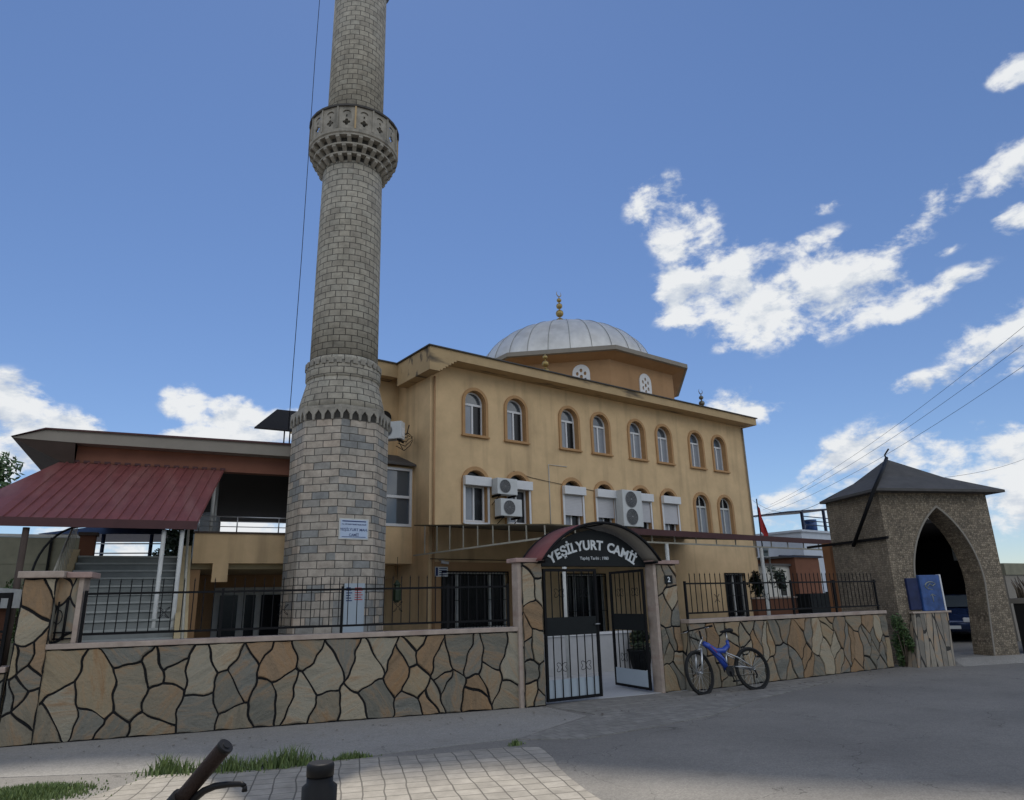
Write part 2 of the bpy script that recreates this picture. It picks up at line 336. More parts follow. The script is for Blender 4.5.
FONT = None
def text_mesh(txt, size, extr, bold=0., align='CENTER'):
    cu = bpy.data.curves.new('lettering','FONT'); cu.body = txt; cu.size = size; cu.extrude = extr; cu.offset = bold
    cu.align_x = align; cu.resolution_u = 3
    ob = bpy.data.objects.new('lettering', cu); col.objects.link(ob)
    dg = bpy.context.evaluated_depsgraph_get(); dg.update()
    me = ob.evaluated_get(dg).to_mesh()
    vs = [tuple(v.co) for v in me.vertices]; fs = [tuple(p.vertices) for p in me.polygons]
    ob.evaluated_get(dg).to_mesh_clear()
    bpy.data.objects.remove(ob); bpy.data.curves.remove(cu)
    return vs, fs

def arch(cx, w, z0, zs, n=10):
    """round-headed opening: half width w, sill z0, spring zs"""
    return [(cx-w,z0),(cx+w,z0)]+[(cx+w*math.cos(PI*k/n), zs+w*math.sin(PI*k/n)) for k in range(n+1)]

# ---------------------------------------------------------------- ground
def skirted(pts, z):
    n = len(pts); mb = MB()
    mb.add([(x,y,z) for x,y in pts]+[(x,y,min(z-.004,0)) for x,y in pts], [tuple(range(n))]+[(i,i+n,(i+1)%n+n,(i+1)%n) for i in range(n)])
    return mb
def sheet(name, pts, z, m, kind='structure'):
    mb = skirted(pts, z)
    o = mb.build(name, m); o['kind'] = kind; return o
def ground_mat(name, c1, c2, dirt, scale=1.):
    m = bpy.data.materials.new(name); m.use_nodes = True; nt = m.node_tree; b = nt.nodes['Principled BSDF']
    tc = nt.nodes.new('ShaderNodeTexCoord')
    n = nt.nodes.new('ShaderNodeTexNoise'); n.inputs['Scale'].default_value = .35*scale; n.inputs['Detail'].default_value = 10; n.inputs['Roughness'].default_value = .6
    nt.links.new(tc.outputs['Object'], n.inputs['Vector'])
    r = ramp(nt, [(.3,c1),(.7,c2)]); nt.links.new(n.outputs['Fac'], r.inputs[0])
    n2 = nt.nodes.new('ShaderNodeTexNoise'); n2.inputs['Scale'].default_value = 60; n2.inputs['Detail'].default_value = 4; nt.links.new(tc.outputs['Object'], n2.inputs['Vector'])
    mr = nt.nodes.new('ShaderNodeMapRange'); mr.inputs['From Min'].default_value = .3; mr.inputs['From Max'].default_value = .7; mr.inputs['To Min'].default_value = .8; mr.inputs['To Max'].default_value = 1.2
    nt.links.new(n2.outputs['Fac'], mr.inputs['Value'])
    n3 = nt.nodes.new('ShaderNodeTexNoise'); n3.inputs['Scale'].default_value = 1.6; n3.inputs['Detail'].default_value = 8; n3.inputs['Roughness'].default_value = .7; nt.links.new(tc.outputs['Object'], n3.inputs['Vector'])
    r3 = nt.nodes.new('ShaderNodeMapRange'); r3.inputs['From Min'].default_value = .55; r3.inputs['From Max'].default_value = .75; r3.inputs['To Max'].default_value = .6; nt.links.new(n3.outputs['Fac'], r3.inputs['Value'])
    # fine cracks that come and go
    wn = nt.nodes.new('ShaderNodeTexNoise'); wn.inputs['Scale'].default_value = 2.; wn.inputs['Detail'].default_value = 6; nt.links.new(tc.outputs['Object'], wn.inputs['Vector'])
    wa_ = nt.nodes.new('ShaderNodeVectorMath'); wa_.operation = 'MULTIPLY_ADD'; nt.links.new(wn.outputs['Color'], wa_.inputs[0]); wa_.inputs[1].default_value = (.9,.9,0); nt.links.new(tc.outputs['Object'], wa_.inputs[2])
    vo = nt.nodes.new('ShaderNodeTexVoronoi'); vo.voronoi_dimensions = '2D'; vo.feature = 'DISTANCE_TO_EDGE'; vo.inputs['Scale'].default_value = .42*scale; nt.links.new(wa_.outputs[0], vo.inputs['Vector'])
    cw = nt.nodes.new('ShaderNodeMapRange'); cw.inputs['From Min'].default_value = .35; cw.inputs['From Max'].default_value = .62; cw.inputs['To Min'].default_value = .0; cw.inputs['To Max'].default_value = .004; nt.links.new(n3.outputs['Fac'], cw.inputs['Value'])
    cl_ = nt.nodes.new('ShaderNodeMath'); cl_.operation = 'LESS_THAN'; nt.links.new(vo.outputs['Distance'], cl_.inputs[0]); nt.links.new(cw.outputs[0], cl_.inputs[1])
    cf = nt.nodes.new('ShaderNodeMath'); cf.operation = 'MULTIPLY_ADD'; cf.inputs[1].default_value = -.4; cf.inputs[2].default_value = 1.; nt.links.new(cl_.outputs[0], cf.inputs[0])
    # loose grit: sparse pale and dark specks
    gv = nt.nodes.new('ShaderNodeTexVoronoi'); gv.voronoi_dimensions = '2D'; gv.inputs['Scale'].default_value = 34; nt.links.new(tc.outputs['Object'], gv.inputs['Vector'])
    gs = nt.nodes.new('ShaderNodeSeparateColor'); nt.links.new(gv.outputs['Color'], gs.inputs[0])
    gr = nt.nodes.new('ShaderNodeMapRange'); gr.inputs['From Min'].default_value = 0; gr.inputs['From Max'].default_value = 1; gr.inputs['To Min'].default_value = .92; gr.inputs['To Max'].default_value = 1.08; nt.links.new(gs.outputs[0], gr.inputs['Value'])
    m5 = nt.nodes.new('ShaderNodeMath'); m5.operation = 'MULTIPLY'; nt.links.new(mr.outputs[0], m5.inputs[0]); nt.links.new(cf.outputs[0], m5.inputs[1])
    m6 = nt.nodes.new('ShaderNodeMath'); m6.operation = 'MULTIPLY'; nt.links.new(m5.outputs[0], m6.inputs[0]); nt.links.new(gr.outputs[0], m6.inputs[1])
    vs = nt.nodes.new('ShaderNodeVectorMath'); vs.operation = 'SCALE'; nt.links.new(r.outputs[0], vs.inputs[0]); nt.links.new(m6.outputs[0], vs.inputs['Scale'])
    mx = nt.nodes.new('ShaderNodeMix'); mx.data_type = 'RGBA'; nt.links.new(r3.outputs[0], mx.inputs['Factor']); nt.links.new(vs.outputs[0], mx.inputs['A']); mx.inputs['B'].default_value = (*dirt,1)
    nt.links.new(mx.outputs['Result'], b.inputs['Base Color']); b.inputs['Roughness'].default_value = .9; b.inputs['Specular IOR Level'].default_value = .15
    bp = nt.nodes.new('ShaderNodeBump'); bp.inputs['Strength'].default_value = .35; bp.inputs['Distance'].default_value = .01
    nt.links.new(n2.outputs['Fac'], bp.inputs['Height']); nt.links.new(bp.outputs[0], b.inputs['Normal'])
    return m
M['road'] = ground_mat('worn_road_concrete', (.16,.15,.136), (.235,.22,.196), (.12,.11,.096))
M['walk'] = ground_mat('pavement_concrete', (.235,.222,.20), (.285,.27,.245), (.19,.178,.155), 1.5)
M['paver'] = block_mat('concrete_pavers', 1, .2, .2, [(0,(.285,.26,.22)),(.5,(.315,.287,.243)),(1,(.34,.31,.265))], mortar=(.13,.118,.10), msize=.007, rowoff=.0, planar='xy', vary=.28, warp=.10)
M['paver_grey'] = block_mat('grey_pavers', 1, .2, .2, [(0,(.205,.193,.172)),(.5,(.225,.212,.19)),(1,(.245,.232,.207))], mortar=(.16,.15,.132), msize=.008, rowoff=.5, planar='xy', vary=.3, warp=.09)
M['court'] = mat('courtyard_tile', (.42,.42,.42), .5, noise=.1, nscale=2)

g = sheet('ground', [(-400,-400),(400,-400),(400,400),(-400,400)], 0, M['road'])
WL0 = Vector((.55,11.55)); WLa = R(-18.7)      # left street wall: start, heading
WR0 = Vector((10.3,8.65)); WRa = R(-6.2)
sheet('sidewalk', [(-9,14.6),(.5,11.5),(7.45,9.15),(7.3,8.0),(5.6,7.35),(3.6,7.75),(2.8,7.8),(1.75,8.6),(.5,9.45),(-9,12.8)], .004, M['walk'])
pv = MB(); T = RZ(R(30))
def local_poly(name, pts, z, m, ang):
    c, s_ = math.cos(-ang), math.sin(-ang)
    mb = skirted([(x*c-y*s_, x*s_+y*c) for x,y in pts], z)
    o = mb.build(name, m); o.rotation_euler.z = ang; return struct(o)
edge = [(5.4,6.75),(5.25,6.35),(4.95,5.9),(4.72,5.45),(4.5,4.95),(4.3,4.4),(3.9,3.4),(3.2,2.2),(2,.5),(-1,-.5),(-5,3),(-6,8),(-1.2,8.3)]
local_poly('paving', [(1.1,7.85),(1.72,8.4),(2.86,7.72),(3.45,7.72),(4.3,7.3),(5.1,7.0)]+edge, .008, M['paver'], R(-24))
local_poly('gate_paving', [(5.5,7.3),(7.46,7.98),(7.5,9.14),(10.3,8.6),(13.2,8.28),(13.3,7.6),(10.2,7.2),(8.6,6.75),(7.2,6.7),(6.1,6.75)], .008, M['paver_grey'], R(-10))
sheet('courtyard_floor', [(-9,14.8),(.6,11.7),(7.1,9.5),(10.3,8.8),(16.6,8.1),(17.2,10.5),(40,14),(40,40),(-9,40)], .006, M['court'])

# grass tufts
def blades(mb, cx, cy, n, sx, sy, h, ang=0):
    for _ in range(n):
        a = random.gauss(0,.45); b = random.gauss(0,.45)
        x = cx + a*sx*math.cos(ang)-b*sy*math.sin(ang); y = cy + a*sx*math.sin(ang)+b*sy*math.cos(ang)
        hh = h*random.uniform(.35,1.1)*max(.25,1-.6*(a*a+b*b)); t = random.uniform(0,2*PI); w = random.uniform(.004,.010); l = random.uniform(.1,.6)*hh; d = random.uniform(0,2*PI)
        dx,dy = w*math.cos(t),w*math.sin(t); lx,ly = l*math.cos(d),l*math.sin(d)
        mb.add([(x-dx,y-dy,0),(x+dx,y+dy,0),(x+lx*.4+dx*.7,y+ly*.4+dy*.7,hh*.6),(x+lx*.4-dx*.7,y+ly*.4-dy*.7,hh*.6),(x+lx,y+ly,hh)],[(0,1,2,3),(3,2,4)])
mb = MB()
for (cx,cy,n,sx,sy,h,a) in [(2.35,8.1,560,.75,.18,.17,-.45),(1.85,8.45,240,.25,.16,.2,-.4),(2.9,7.85,400,.38,.15,.22,-.3),(3.55,7.72,260,.24,.07,.09,-.2),(5.3,7.05,120,.09,.06,.08,0),
                            (.62,8.35,3200,.62,.42,.09,-.35),(-.4,8.7,2500,.9,.45,.1,-.35),(-1.6,9.7,1200,.9,.35,.1,-.35)]:
    blades(mb, cx, cy, n, sx, sy, h, a)
tag(mb.build('grass', M['grass']), 'low green grass and weeds along the edge of the pavers', 'grass', kind='stuff')
mb = MB()
for _ in range(160):
    q = random.random(); x = random.uniform(.8,16); y = 11.3-.34*x if x < 7.4 else 8.9-.06*x; y -= abs(random.gauss(0,.5))+.05
    s_ = random.uniform(.008,.03); a = random.uniform(0,PI)
    mb.add([(x+s_*math.cos(a+k*1.57)*(1 if k%2 else .6), y+s_*math.sin(a+k*1.57), .012+.006*(k%2)) for k in range(4)], [(0,1,2,3)])
tag(mb.build('litter', M['dead']), 'dry leaf scraps scattered at the foot of the walls', 'litter', kind='stuff')

# ---------------------------------------------------------------- split-stone facing, every slab a raised piece
def facing_mat():
    m = bpy.data.materials.new('split_stone_facing'); m.use_nodes = True; nt = m.node_tree; b = nt.nodes['Principled BSDF']
    at = nt.nodes.new('ShaderNodeAttribute'); at.attribute_name = 'tint'
    tc = nt.nodes.new('ShaderNodeTexCoord')
    r = ramp(nt, [(0,(.165,.155,.125)),(.12,(.235,.205,.15)),(.25,(.285,.23,.15)),(.37,(.185,.175,.145)),(.47,(.34,.295,.215)),(.57,(.235,.16,.095)),(.68,(.215,.185,.135)),(.77,(.265,.185,.115)),(.86,(.175,.17,.145)),(.93,(.30,.27,.205))], 'CONSTANT')
    nt.links.new(at.outputs['Fac'], r.inputs[0])
    # bedding streaks run a different way in every slab
    an = nt.nodes.new('ShaderNodeMath'); an.operation = 'MULTIPLY'; an.inputs[1].default_value = 37.; nt.links.new(at.outputs['Fac'], an.inputs[0])
    vr = nt.nodes.new('ShaderNodeVectorRotate'); vr.rotation_type = 'Y_AXIS'; nt.links.new(tc.outputs['Object'], vr.inputs['Vector']); nt.links.new(an.outputs[0], vr.inputs['Angle'])
    mp = nt.nodes.new('ShaderNodeMapping'); mp.inputs['Scale'].default_value = (5.5,5.5,1.3); nt.links.new(vr.outputs[0], mp.inputs['Vector'])
    cb = nt.nodes.new('ShaderNodeCombineXYZ'); nt.links.new(an.outputs[0], cb.inputs['X']); nt.links.new(an.outputs[0], cb.inputs['Z'])
    ad = nt.nodes.new('ShaderNodeVectorMath'); ad.operation = 'ADD'; nt.links.new(mp.outputs[0], ad.inputs[0]); nt.links.new(cb.outputs[0], ad.inputs[1])
    nv = nt.nodes.new('ShaderNodeTexNoise'); nv.inputs['Scale'].default_value = 1.; nv.inputs['Detail'].default_value = 10; nv.inputs['Roughness'].default_value = .7; nv.inputs['Distortion'].default_value = .6
    nt.links.new(ad.outputs[0], nv.inputs['Vector'])
    rv = nt.nodes.new('ShaderNodeMapRange'); rv.inputs['From Min'].default_value = .47; rv.inputs['From Max'].default_value = .66; rv.inputs['To Max'].default_value = .85; nt.links.new(nv.outputs['Fac'], rv.inputs['Value'])
    m1 = nt.nodes.new('ShaderNodeMix'); m1.data_type = 'RGBA'; nt.links.new(rv.outputs[0], m1.inputs['Factor']); nt.links.new(r.outputs[0], m1.inputs['A']); m1.inputs['B'].default_value = (.235,.14,.07,1)
    r2 = nt.nodes.new('ShaderNodeMapRange'); r2.inputs['From Min'].default_value = .28; r2.inputs['From Max'].default_value = .56; r2.inputs['To Min'].default_value = .66; r2.inputs['To Max'].default_value = 1.12; nt.links.new(nv.outputs['Fac'], r2.inputs['Value'])
    vs = nt.nodes.new('ShaderNodeVectorMath'); vs.operation = 'SCALE'; nt.links.new(m1.outputs['Result'], vs.inputs[0]); nt.links.new(r2.outputs[0], vs.inputs['Scale'])
    lt = nt.nodes.new('ShaderNodeMath'); lt.operation = 'LESS_THAN'; lt.inputs[1].default_value = -.5; nt.links.new(at.outputs['Fac'], lt.inputs[0])
    m2 = nt.nodes.new('ShaderNodeMix'); m2.data_type = 'RGBA'; nt.links.new(lt.outputs[0], m2.inputs['Factor']); nt.links.new(vs.outputs[0], m2.inputs['A']); m2.inputs['B'].default_value = (.010,.010,.011,1)
    nt.links.new(m2.outputs['Result'], b.inputs['Base Color']); b.inputs['Roughness'].default_value = .75; b.inputs['Specular IOR Level'].default_value = .2
    fn = nt.nodes.new('ShaderNodeTexNoise'); fn.inputs['Scale'].default_value = 28; fn.inputs['Detail'].default_value = 6; nt.links.new(tc.outputs['Object'], fn.inputs['Vector'])
    sm = nt.nodes.new('ShaderNodeMath'); sm.operation = 'MULTIPLY_ADD'; sm.inputs[1].default_value = .4; nt.links.new(fn.outputs['Fac'], sm.inputs[0]); nt.links.new(nv.outputs['Fac'], sm.inputs[2])
    bp = nt.nodes.new('ShaderNodeBump'); bp.inputs['Strength'].default_value = 1.; bp.inputs['Distance'].default_value = .03; nt.links.new(sm.outputs[0], bp.inputs['Height']); nt.links.new(bp.outputs[0], b.inputs['Normal'])
    return m
M['facing'] = facing_mat(); M['mortar'] = mat('black_pointing', (.012,.012,.013), .8)
def stone_facing(parent, x0, x1, z0, z1, y, cell, seed, zst=1.6, joint=.028, name='stone_facing'):
    rg = random.Random(seed); L, Hh = x1-x0, z1-z0
    cols_ = max(1, round(L/cell)); rows = max(1, round(Hh/(cell*zst))); seeds = []
    for i in range(cols_):
        for j in range(rows):
            q = rg.random()
            if q < .10: continue
            seeds.append(((i+.5+rg.uniform(-.48,.48))*L/cols_, (j+.5+.25*((i%2)*2-1)+rg.uniform(-.42,.42))*Hh/rows))
            if q > .84: seeds.append(((i+rg.random())*L/cols_, (j+rg.random())*Hh/rows))
    ph = [rg.uniform(0,6) for _ in range(4)]
    def warp(u, v):
        f = min(1, u/.05, (L-u)/.05)*1.; g_ = min(1, v/.05, (Hh-v)/.05)
        return (u+max(0,f)*.020*(math.sin(v*11+ph[0]+u*2)+.6*math.sin(v*23+u*9+ph[1])), v+max(0,g_)*.018*(math.sin(u*12+ph[2])+.6*math.sin(u*25+v*8+ph[3])))
    vid = {}; V = []; F = []; tint = []
    def vert(u, v, d):
        k = (round(u,4), round(v,4), round(d,4))
        if k not in vid:
            a, b_ = warp(max(0,min(L,u)), max(0,min(Hh,v))); vid[k] = len(V); V.append((x0+a, y-d, z0+b_))
        return vid[k]
    for si,(sx,sy) in enumerate(seeds):
        poly = [(0,0),(L,0),(L,Hh),(0,Hh)]
        for tj,(tx,ty) in enumerate(seeds):
            if tj == si or abs(tx-sx) > cell*4 or abs(ty-sy) > cell*6: continue
            # bisector with a stretched metric: slabs stand taller than wide
            kx, kz = 1., 1./zst**1.2; mx_, my_ = (sx+tx)/2, (sy+ty)/2; nx_, ny_ = (tx-sx)*kx, (ty-sy)*kz
            out = []; n = len(poly)
            for i in range(n):
                p, q = poly[i], poly[(i+1)%n]; dp = (p[0]-mx_)*nx_+(p[1]-my_)*ny_; dq = (q[0]-mx_)*nx_+(q[1]-my_)*ny_
                if dp <= 0: out.append(p)
                if (dp < 0 < dq) or (dq < 0 < dp): t = dp/(dp-dq); out.append((p[0]+(q[0]-p[0])*t, p[1]+(q[1]-p[1])*t))
            poly = out
            if len(poly) < 3: break
        pl = []
        for p in poly:
            if not pl or (abs(p[0]-pl[-1][0])+abs(p[1]-pl[-1][1])) > .004: pl.append(p)
        while len(pl) > 2 and abs(pl[0][0]-pl[-1][0])+abs(pl[0][1]-pl[-1][1]) <= .004: pl.pop()
        if len(pl) < 3: continue
        cx_ = sum(p[0] for p in pl)/len(pl); cz_ = sum(p[1] for p in pl)/len(pl)
        # subdivide the edges from a fixed end so that neighbours agree
        full = []
        for i in range(len(pl)):
            p, q = pl[i], pl[(i+1)%len(pl)]; ln_ = math.hypot(q[0]-p[0], q[1]-p[1]); m_ = max(1, round(ln_/.06))
            full += [(p[0]+(q[0]-p[0])*t/m_, p[1]+(q[1]-p[1])*t/m_) for t in range(m_)]
        N_ = len(full)
        # inset, corners eased
        ins = []; jw = joint*rg.uniform(.36,.62)
        for i in range(N_):
            a, b_, c_ = full[i-1], full[i], full[(i+1)%N_]
            ex_, ey_ = c_[0]-a[0], c_[1]-a[1]; l_ = math.hypot(ex_,ey_) or 1; nx_, ny_ = -ey_/l_, ex_/l_
            if (cx_-b_[0])*nx_+(cz_-b_[1])*ny_ < 0: nx_, ny_ = -nx_, -ny_
            px_ = b_[0]*.86+(a[0]+c_[0])*.07; pz_ = b_[1]*.86+(a[1]+c_[1])*.07
            ins.append((px_+nx_*jw, pz_+ny_*jw))
        d = rg.uniform(.010,.026); tv = rg.random()
        o_ = [vert(u,v,0) for u,v in full]; a_ = [vert(u,v,.0005) for u,v in ins]
        e_ = [vert(u+(cx_-u)*.012, v+(cz_-v)*.012, d*.75) for u,v in ins]; f_ = [vert(u+(cx_-u)*.09, v+(cz_-v)*.06, d+rg.uniform(-.002,.002)) for u,v in ins]
        tx_, tz_ = rg.uniform(-.04,.04), rg.uniform(-.03,.03)
        for vi,(u,v) in zip(f_, ins): x_,y_,z_ = V[vi]; V[vi] = (x_, y_-tx_*(u-cx_)-tz_*(v-cz_), z_)
        ctr = len(V); V.append((x0+warp(cx_,cz_)[0], y-d-.003, z0+warp(cx_,cz_)[1]))
        for i in range(N_):
            j = (i+1)%N_
            F.append((o_[i],o_[j],a_[j],a_[i])); tint.append(-1.)
            F.append((a_[i],a_[j],e_[j],e_[i])); tint.append(-1. if False else tv)
            F.append((e_[i],e_[j],f_[j],f_[i])); tint.append(tv)
            F.append((f_[i],f_[j],ctr)); tint.append(tv)
    F2 = []; t2 = []
    for f, t in zip(F, tint):
        g_ = []
        for i in f:
            if i not in g_: g_.append(i)
        if len(g_) >= 3: F2.append(g_); t2.append(t)
    me = bpy.data.meshes.new(name); me.from_pydata(V, [], F2); me.materials.append(M['facing'])
    at = me.attributes.new('tint','FLOAT','FACE'); at.data.foreach_set('value', t2)
    me.validate(); me.update(); o = bpy.data.objects.new(name, me); col.objects.link(o); o.parent = parent
    return o

# ---------------------------------------------------------------- street walls
def iron_bar(h, tip=True):
    b = MB(); b.box(-.006,.006,-.006,.006,0,h)
    if tip: b.add([(-.009,-.009,h),(.009,-.009,h),(.009,.009,h),(-.009,.009,h),(0,0,h+.05)],[(0,1,4),(1,2,4),(2,3,4),(3,0,4)])
    return b
BAR_ME = None
def fence(name, loc, rz, L, posts, scrolls, label):
    root = empty(name, loc, rz, label, 'fence', None)
    MB().box(0,L,-.018,.018,.62,.65).build('rail', M['dark_metal'], root)
    MB().box(0,L,-.018,.018,.09,.12).build('rail', M['dark_metal'], root)
    n = int(L/.135); proto = None
    for p in posts: MB().box(p-.018,p+.018,-.019,.019,0,.68).build('post', M['dark_metal'], root)
    for i in range(1,n):
        x = i*L/n
        if any(abs(x-p) < .03 for p in posts): continue
        if proto is None:
            proto = iron_bar(.69).build('bar', M['dark_metal'], root); proto.location = (x,0,.1); 
        else:
            c = proto.copy(); c.location = (x,0,.1); col.objects.link(c)
    for x in scrolls:
        mb = MB()
        for sx in (-1,1):
            for sz in (-1,1):
                mb.tube([(x+sx*(.012+.05*(1-math.cos(t))*.5+.02*math.sin(t)), -.012, .36+sz*(.03+.045*math.sin(t*.75))) for t in [k*.6 for k in range(10)]], .004, 4)
        mb.build('scroll', M['dark_metal'], root)
    return root
def street_wall(name, loc, rz, L, h, label, m, cap=True, t=.24):
    root = empty(name, loc, rz, label, 'wall')
    MB().box(0,L,0,t,0,h).build('wall_face', m, root)
    stone_facing(root, 0, L, 0, h, -.001, .285 if m is M['stone'] else .21, int(L*100)+8, 2.0 if m is M['stone'] else 2.5)
    if cap: MB().box(-.0,L,-.045,t+.045,h+.001,h+.07).build('coping', M['marble'], root, bevel=.008)
    return root
street_wall('stone_wall', (WL0.x+.33*math.cos(WLa), WL0.y+.33*math.sin(WLa), 0), WLa, 6.62, 1.14, 'long crazy paving wall with pale coping left of the arched gate', M['stone'])
cR = (WR0.x, WR0.y, 0)
street_wall('stone_wall', (WR0.x+.17,WR0.y-.015,0), WRa, 6.08, 1.14, 'crazy paving wall the blue bicycle leans on, right of the arched gate', M['stone2'])
fence('iron_fence', (WL0.x+.70*math.cos(WLa)+.1*math.sin(-WLa), WL0.y+.70*math.sin(WLa)+.1, 1.21), WLa, 6.12, [0.0,1.75,3.45,5.1,6.1], [1.0,2.6,4.3], 'black iron fence with pointed bars on the long wall left of the gate')
fence('iron_fence', (WR0.x+.30, WR0.y+.08, 1.21), WRa, 5.95, [0.0,1.6,3.0,4.4,5.9], [.8,2.2,3.7], 'black iron fence with pointed bars on the wall behind the blue bicycle')
# left-hand pier of the wall, with its set-back wing
root = empty('stone_pier', (WL0.x, WL0.y, 0), WLa, 'broad stone pier with a two piece slab cap at the left end of the wall', 'pier')
MB().box(-.03,.36,-.03,.42,0,2.06).build('pier_face', M['stone'], root)
stone_facing(root, -.03, .36, 0, 2.06, -.031, .2, 5, 2.)
MB().box(.361,.60,.10,.40,1.212,2.06).build('side_panel', M['stone'], root)
MB().box(.601,.66,.06,.40,1.212,2.06).build('marble_trim', M['marble'], root)
MB().box(-.09,.45,-.11,.5,2.061,2.15).build('cap', M['marble'], root, bevel=.01)
MB().box(.451,.76,.0,.5,2.061,2.14).build('cap', M['pink'], root, bevel=.01)
mb = MB(); mb.tube([(.40,.06,1.25),(.40,.06,1.75)],.012,6); mb.tube([(.50,.06,1.25),(.50,.06,1.8)],.018,6); mb.tube([(.38,.06,1.35),(.60,.06,1.35)],.012,6); mb.tube([(.38,.06,1.27),(.60,.06,1.27)],.012,6)
mb.tube([(.41+.05*math.sin(t), .06, 1.55+.09*math.cos(t)) for t in [k*.5 for k in range(9)]],.007,5)
mb.build('iron_grille', M['dark_metal'], root)
# low wall and side gate beyond the pier
la = WLa - R(4)
root = street_wall('stone_wall', (WL0.x-.04-5*math.cos(la), WL0.y-5*math.sin(la)+.03, 0), la, 4.98, .88, 'low crazy paving wall running off left of the broad pier', M['stone'])
root = empty('side_gate', (WL0.x-.05-1.2*math.cos(la), WL0.y-1.2*math.sin(la)+.1, .95), la, 'black iron side gate on the low wall at the left edge', 'gate')
MB().box(0,1.12,-.02,.02,.86,.93).box(0,1.12,-.02,.02,.42,.45).box(1.08,1.12,-.021,.021,0,.86).box(0,.04,-.021,.021,0,.86).build('gate_frame', M['dark_metal'], root)
for i in range(1,8): MB().tube([(i*.14,0,0),(i*.14,0,.86)],.008,6).build('bar', M['dark_metal'], root)
mb = MB()
for k in range(4): mb.tube([(.98,-.0,.06+k*.09),(1.08,0,.06+k*.09)],.012,6)
mb.build('latch', M['dark_metal'], root)
root = empty('kiosk', (-2.4,14.2,0), WLa, 'pale grey and brown hut behind the side gate at the left edge', 'hut')
MB().box(0,2.6,0,1.5,0,1.7).build('wall', M['brown_wall'], root)
MB().box(-.1,2.75,-.12,1.6,1.7,2.0).build('roof', M['white_metal'], root)
MB().box(2.61,2.72,-.1,.1,0,1.7).build('corner_post', M['house_cream'], root)

# ---------------------------------------------------------------- arched street gate
GA = R(-6)
G0 = (7.50, 9.20, 0)
GW = 2.36
root = empty('gate_pier', (7.16, 9.30, 0), GA-R(2), 'stone pier with a pink slab cap on the left of the arched gate', 'pier')
MB().box(.0,.38,-.06,.16,0,2.22).build('pier_face', M['stone'], root)
stone_facing(root, .0, .38, 0, 2.22, -.061, .2, 11, 2.)
MB().box(-.07,-.001,-.04,.15,0,2.22).build('marble_trim', M['marble'], root)
MB().box(-.12,.42,-.10,.24,2.221,2.29).build('cap', M['pink'], root, bevel=.01)
root = empty('gate_pier', (9.92, 8.93, 0), GA, 'stone pier with pink trim and a house number on the right of the arched gate', 'pier')
MB().box(.06,.56,-.06,.16,0,2.20).build('pier_face', M['stone'], root)
stone_facing(root, .06, .56, 0, 2.20, -.061, .22, 17, 2.)
MB().box(-.01,.059,-.075,.15,0,2.20).build('marble_trim', M['marble'], root)
MB().box(-.04,.62,-.12,.24,2.201,2.27).build('cap', M['pink'], root, bevel=.01)
root = empty('house_number', (10.17, 8.805, 1.88), GA, 'small black house number sign on the right gate pier', 'sign')
MB().box(-.02,.17,0,.012,-.03,.12).build('plate', M['black'], root, bevel=.003)
vs, fs = text_mesh('2', .13, .003, .002)
mb = MB().add(vs, fs, T=Matrix.Translation((.075,-.004,.0))@Matrix.Rotation(PI/2,4,'X')); mb.build('lettering', M['letter'], root)

root = empty('arched_gateway', G0, GA, 'arched black name sign with a maroon barrel roof over the street gate', 'sign')
# tympanum
Wd, H0, Hs = GW, 2.225, .64
def arc_pts(x0, x1, z0, rise, n=20):
    c = (x0+x1)/2; w = (x1-x0)/2; rr = (w*w+rise*rise)/(2*rise); a = math.asin(w/rr) if rise <= w else PI-math.asin(w/rr)
    return [(c+rr*math.sin(a-2*a*k/n), z0+rise-rr+rr*math.cos(a-2*a*k/n)) for k in range(n+1)]
tymp = arc_pts(.05, GW-.05, H0, .56)
MB().plate([(.05,H0-.05),(GW-.05,H0-.05)]+tymp[1:-1] if False else [(.05,H0-.06),(GW-.05,H0-.06)]+tymp, [], .04, T=Matrix.Translation((0,.0,0))).build('sign_panel', M['black'], root)
# barrel roof
def barrel(x0,x1,z0,rise,y0,y1,t,n=24):
    o_ = arc_pts(x0,x1,z0,rise,n); i_ = arc_pts(x0+t,x1-t,z0,rise-t,n)
    mb = MB(); N = n+1
    vs = [(p[0],y0,p[1]) for p in o_]+[(p[0],y1,p[1]) for p in o_]+[(p[0],y0,p[1]) for p in i_]+[(p[0],y1,p[1]) for p in i_]
    fs = []
    for k in range(n):
        fs += [(k,k+1,N+k+1,N+k),(2*N+k,3*N+k,3*N+k+1,2*N+k+1),(k,2*N+k,2*N+k+1,k+1),(N+k,N+k+1,3*N+k+1,3*N+k)]
    fs += [(0,N,3*N,2*N),(n,2*N+n,3*N+n,N+n)]
    return mb.add(vs,fs,True)
barrel(-.10,GW+.10,H0+.02,.66,-.26,.42,.012).build('barrel_roof', M['maroon'], root)
barrel(-.085,GW+.085,H0+.02,.644,-.25,.41,.008).build('roof_lining', M['fascia'], root)
for y in (-.29,.41):
    barrel(-.12,GW+.12,H0+.02,.67,y,y+.035,.045).build('arch_rim', M['dark_metal'], root)
mb = MB()
mb.box(-.05,.0,-.26,.4,H0-.021,H0+.019); mb.box(GW+.0,GW+.05,-.26,.4,H0-.021,H0+.019); mb.box(0,GW,.041,.08,H0-.07,H0-.005)
mb.tube([(GW/2,-.26,H0+.64),(GW/2,.4,H0+.64)],.012,6)
mb.build('sign_frame', M['dark_metal'], root)
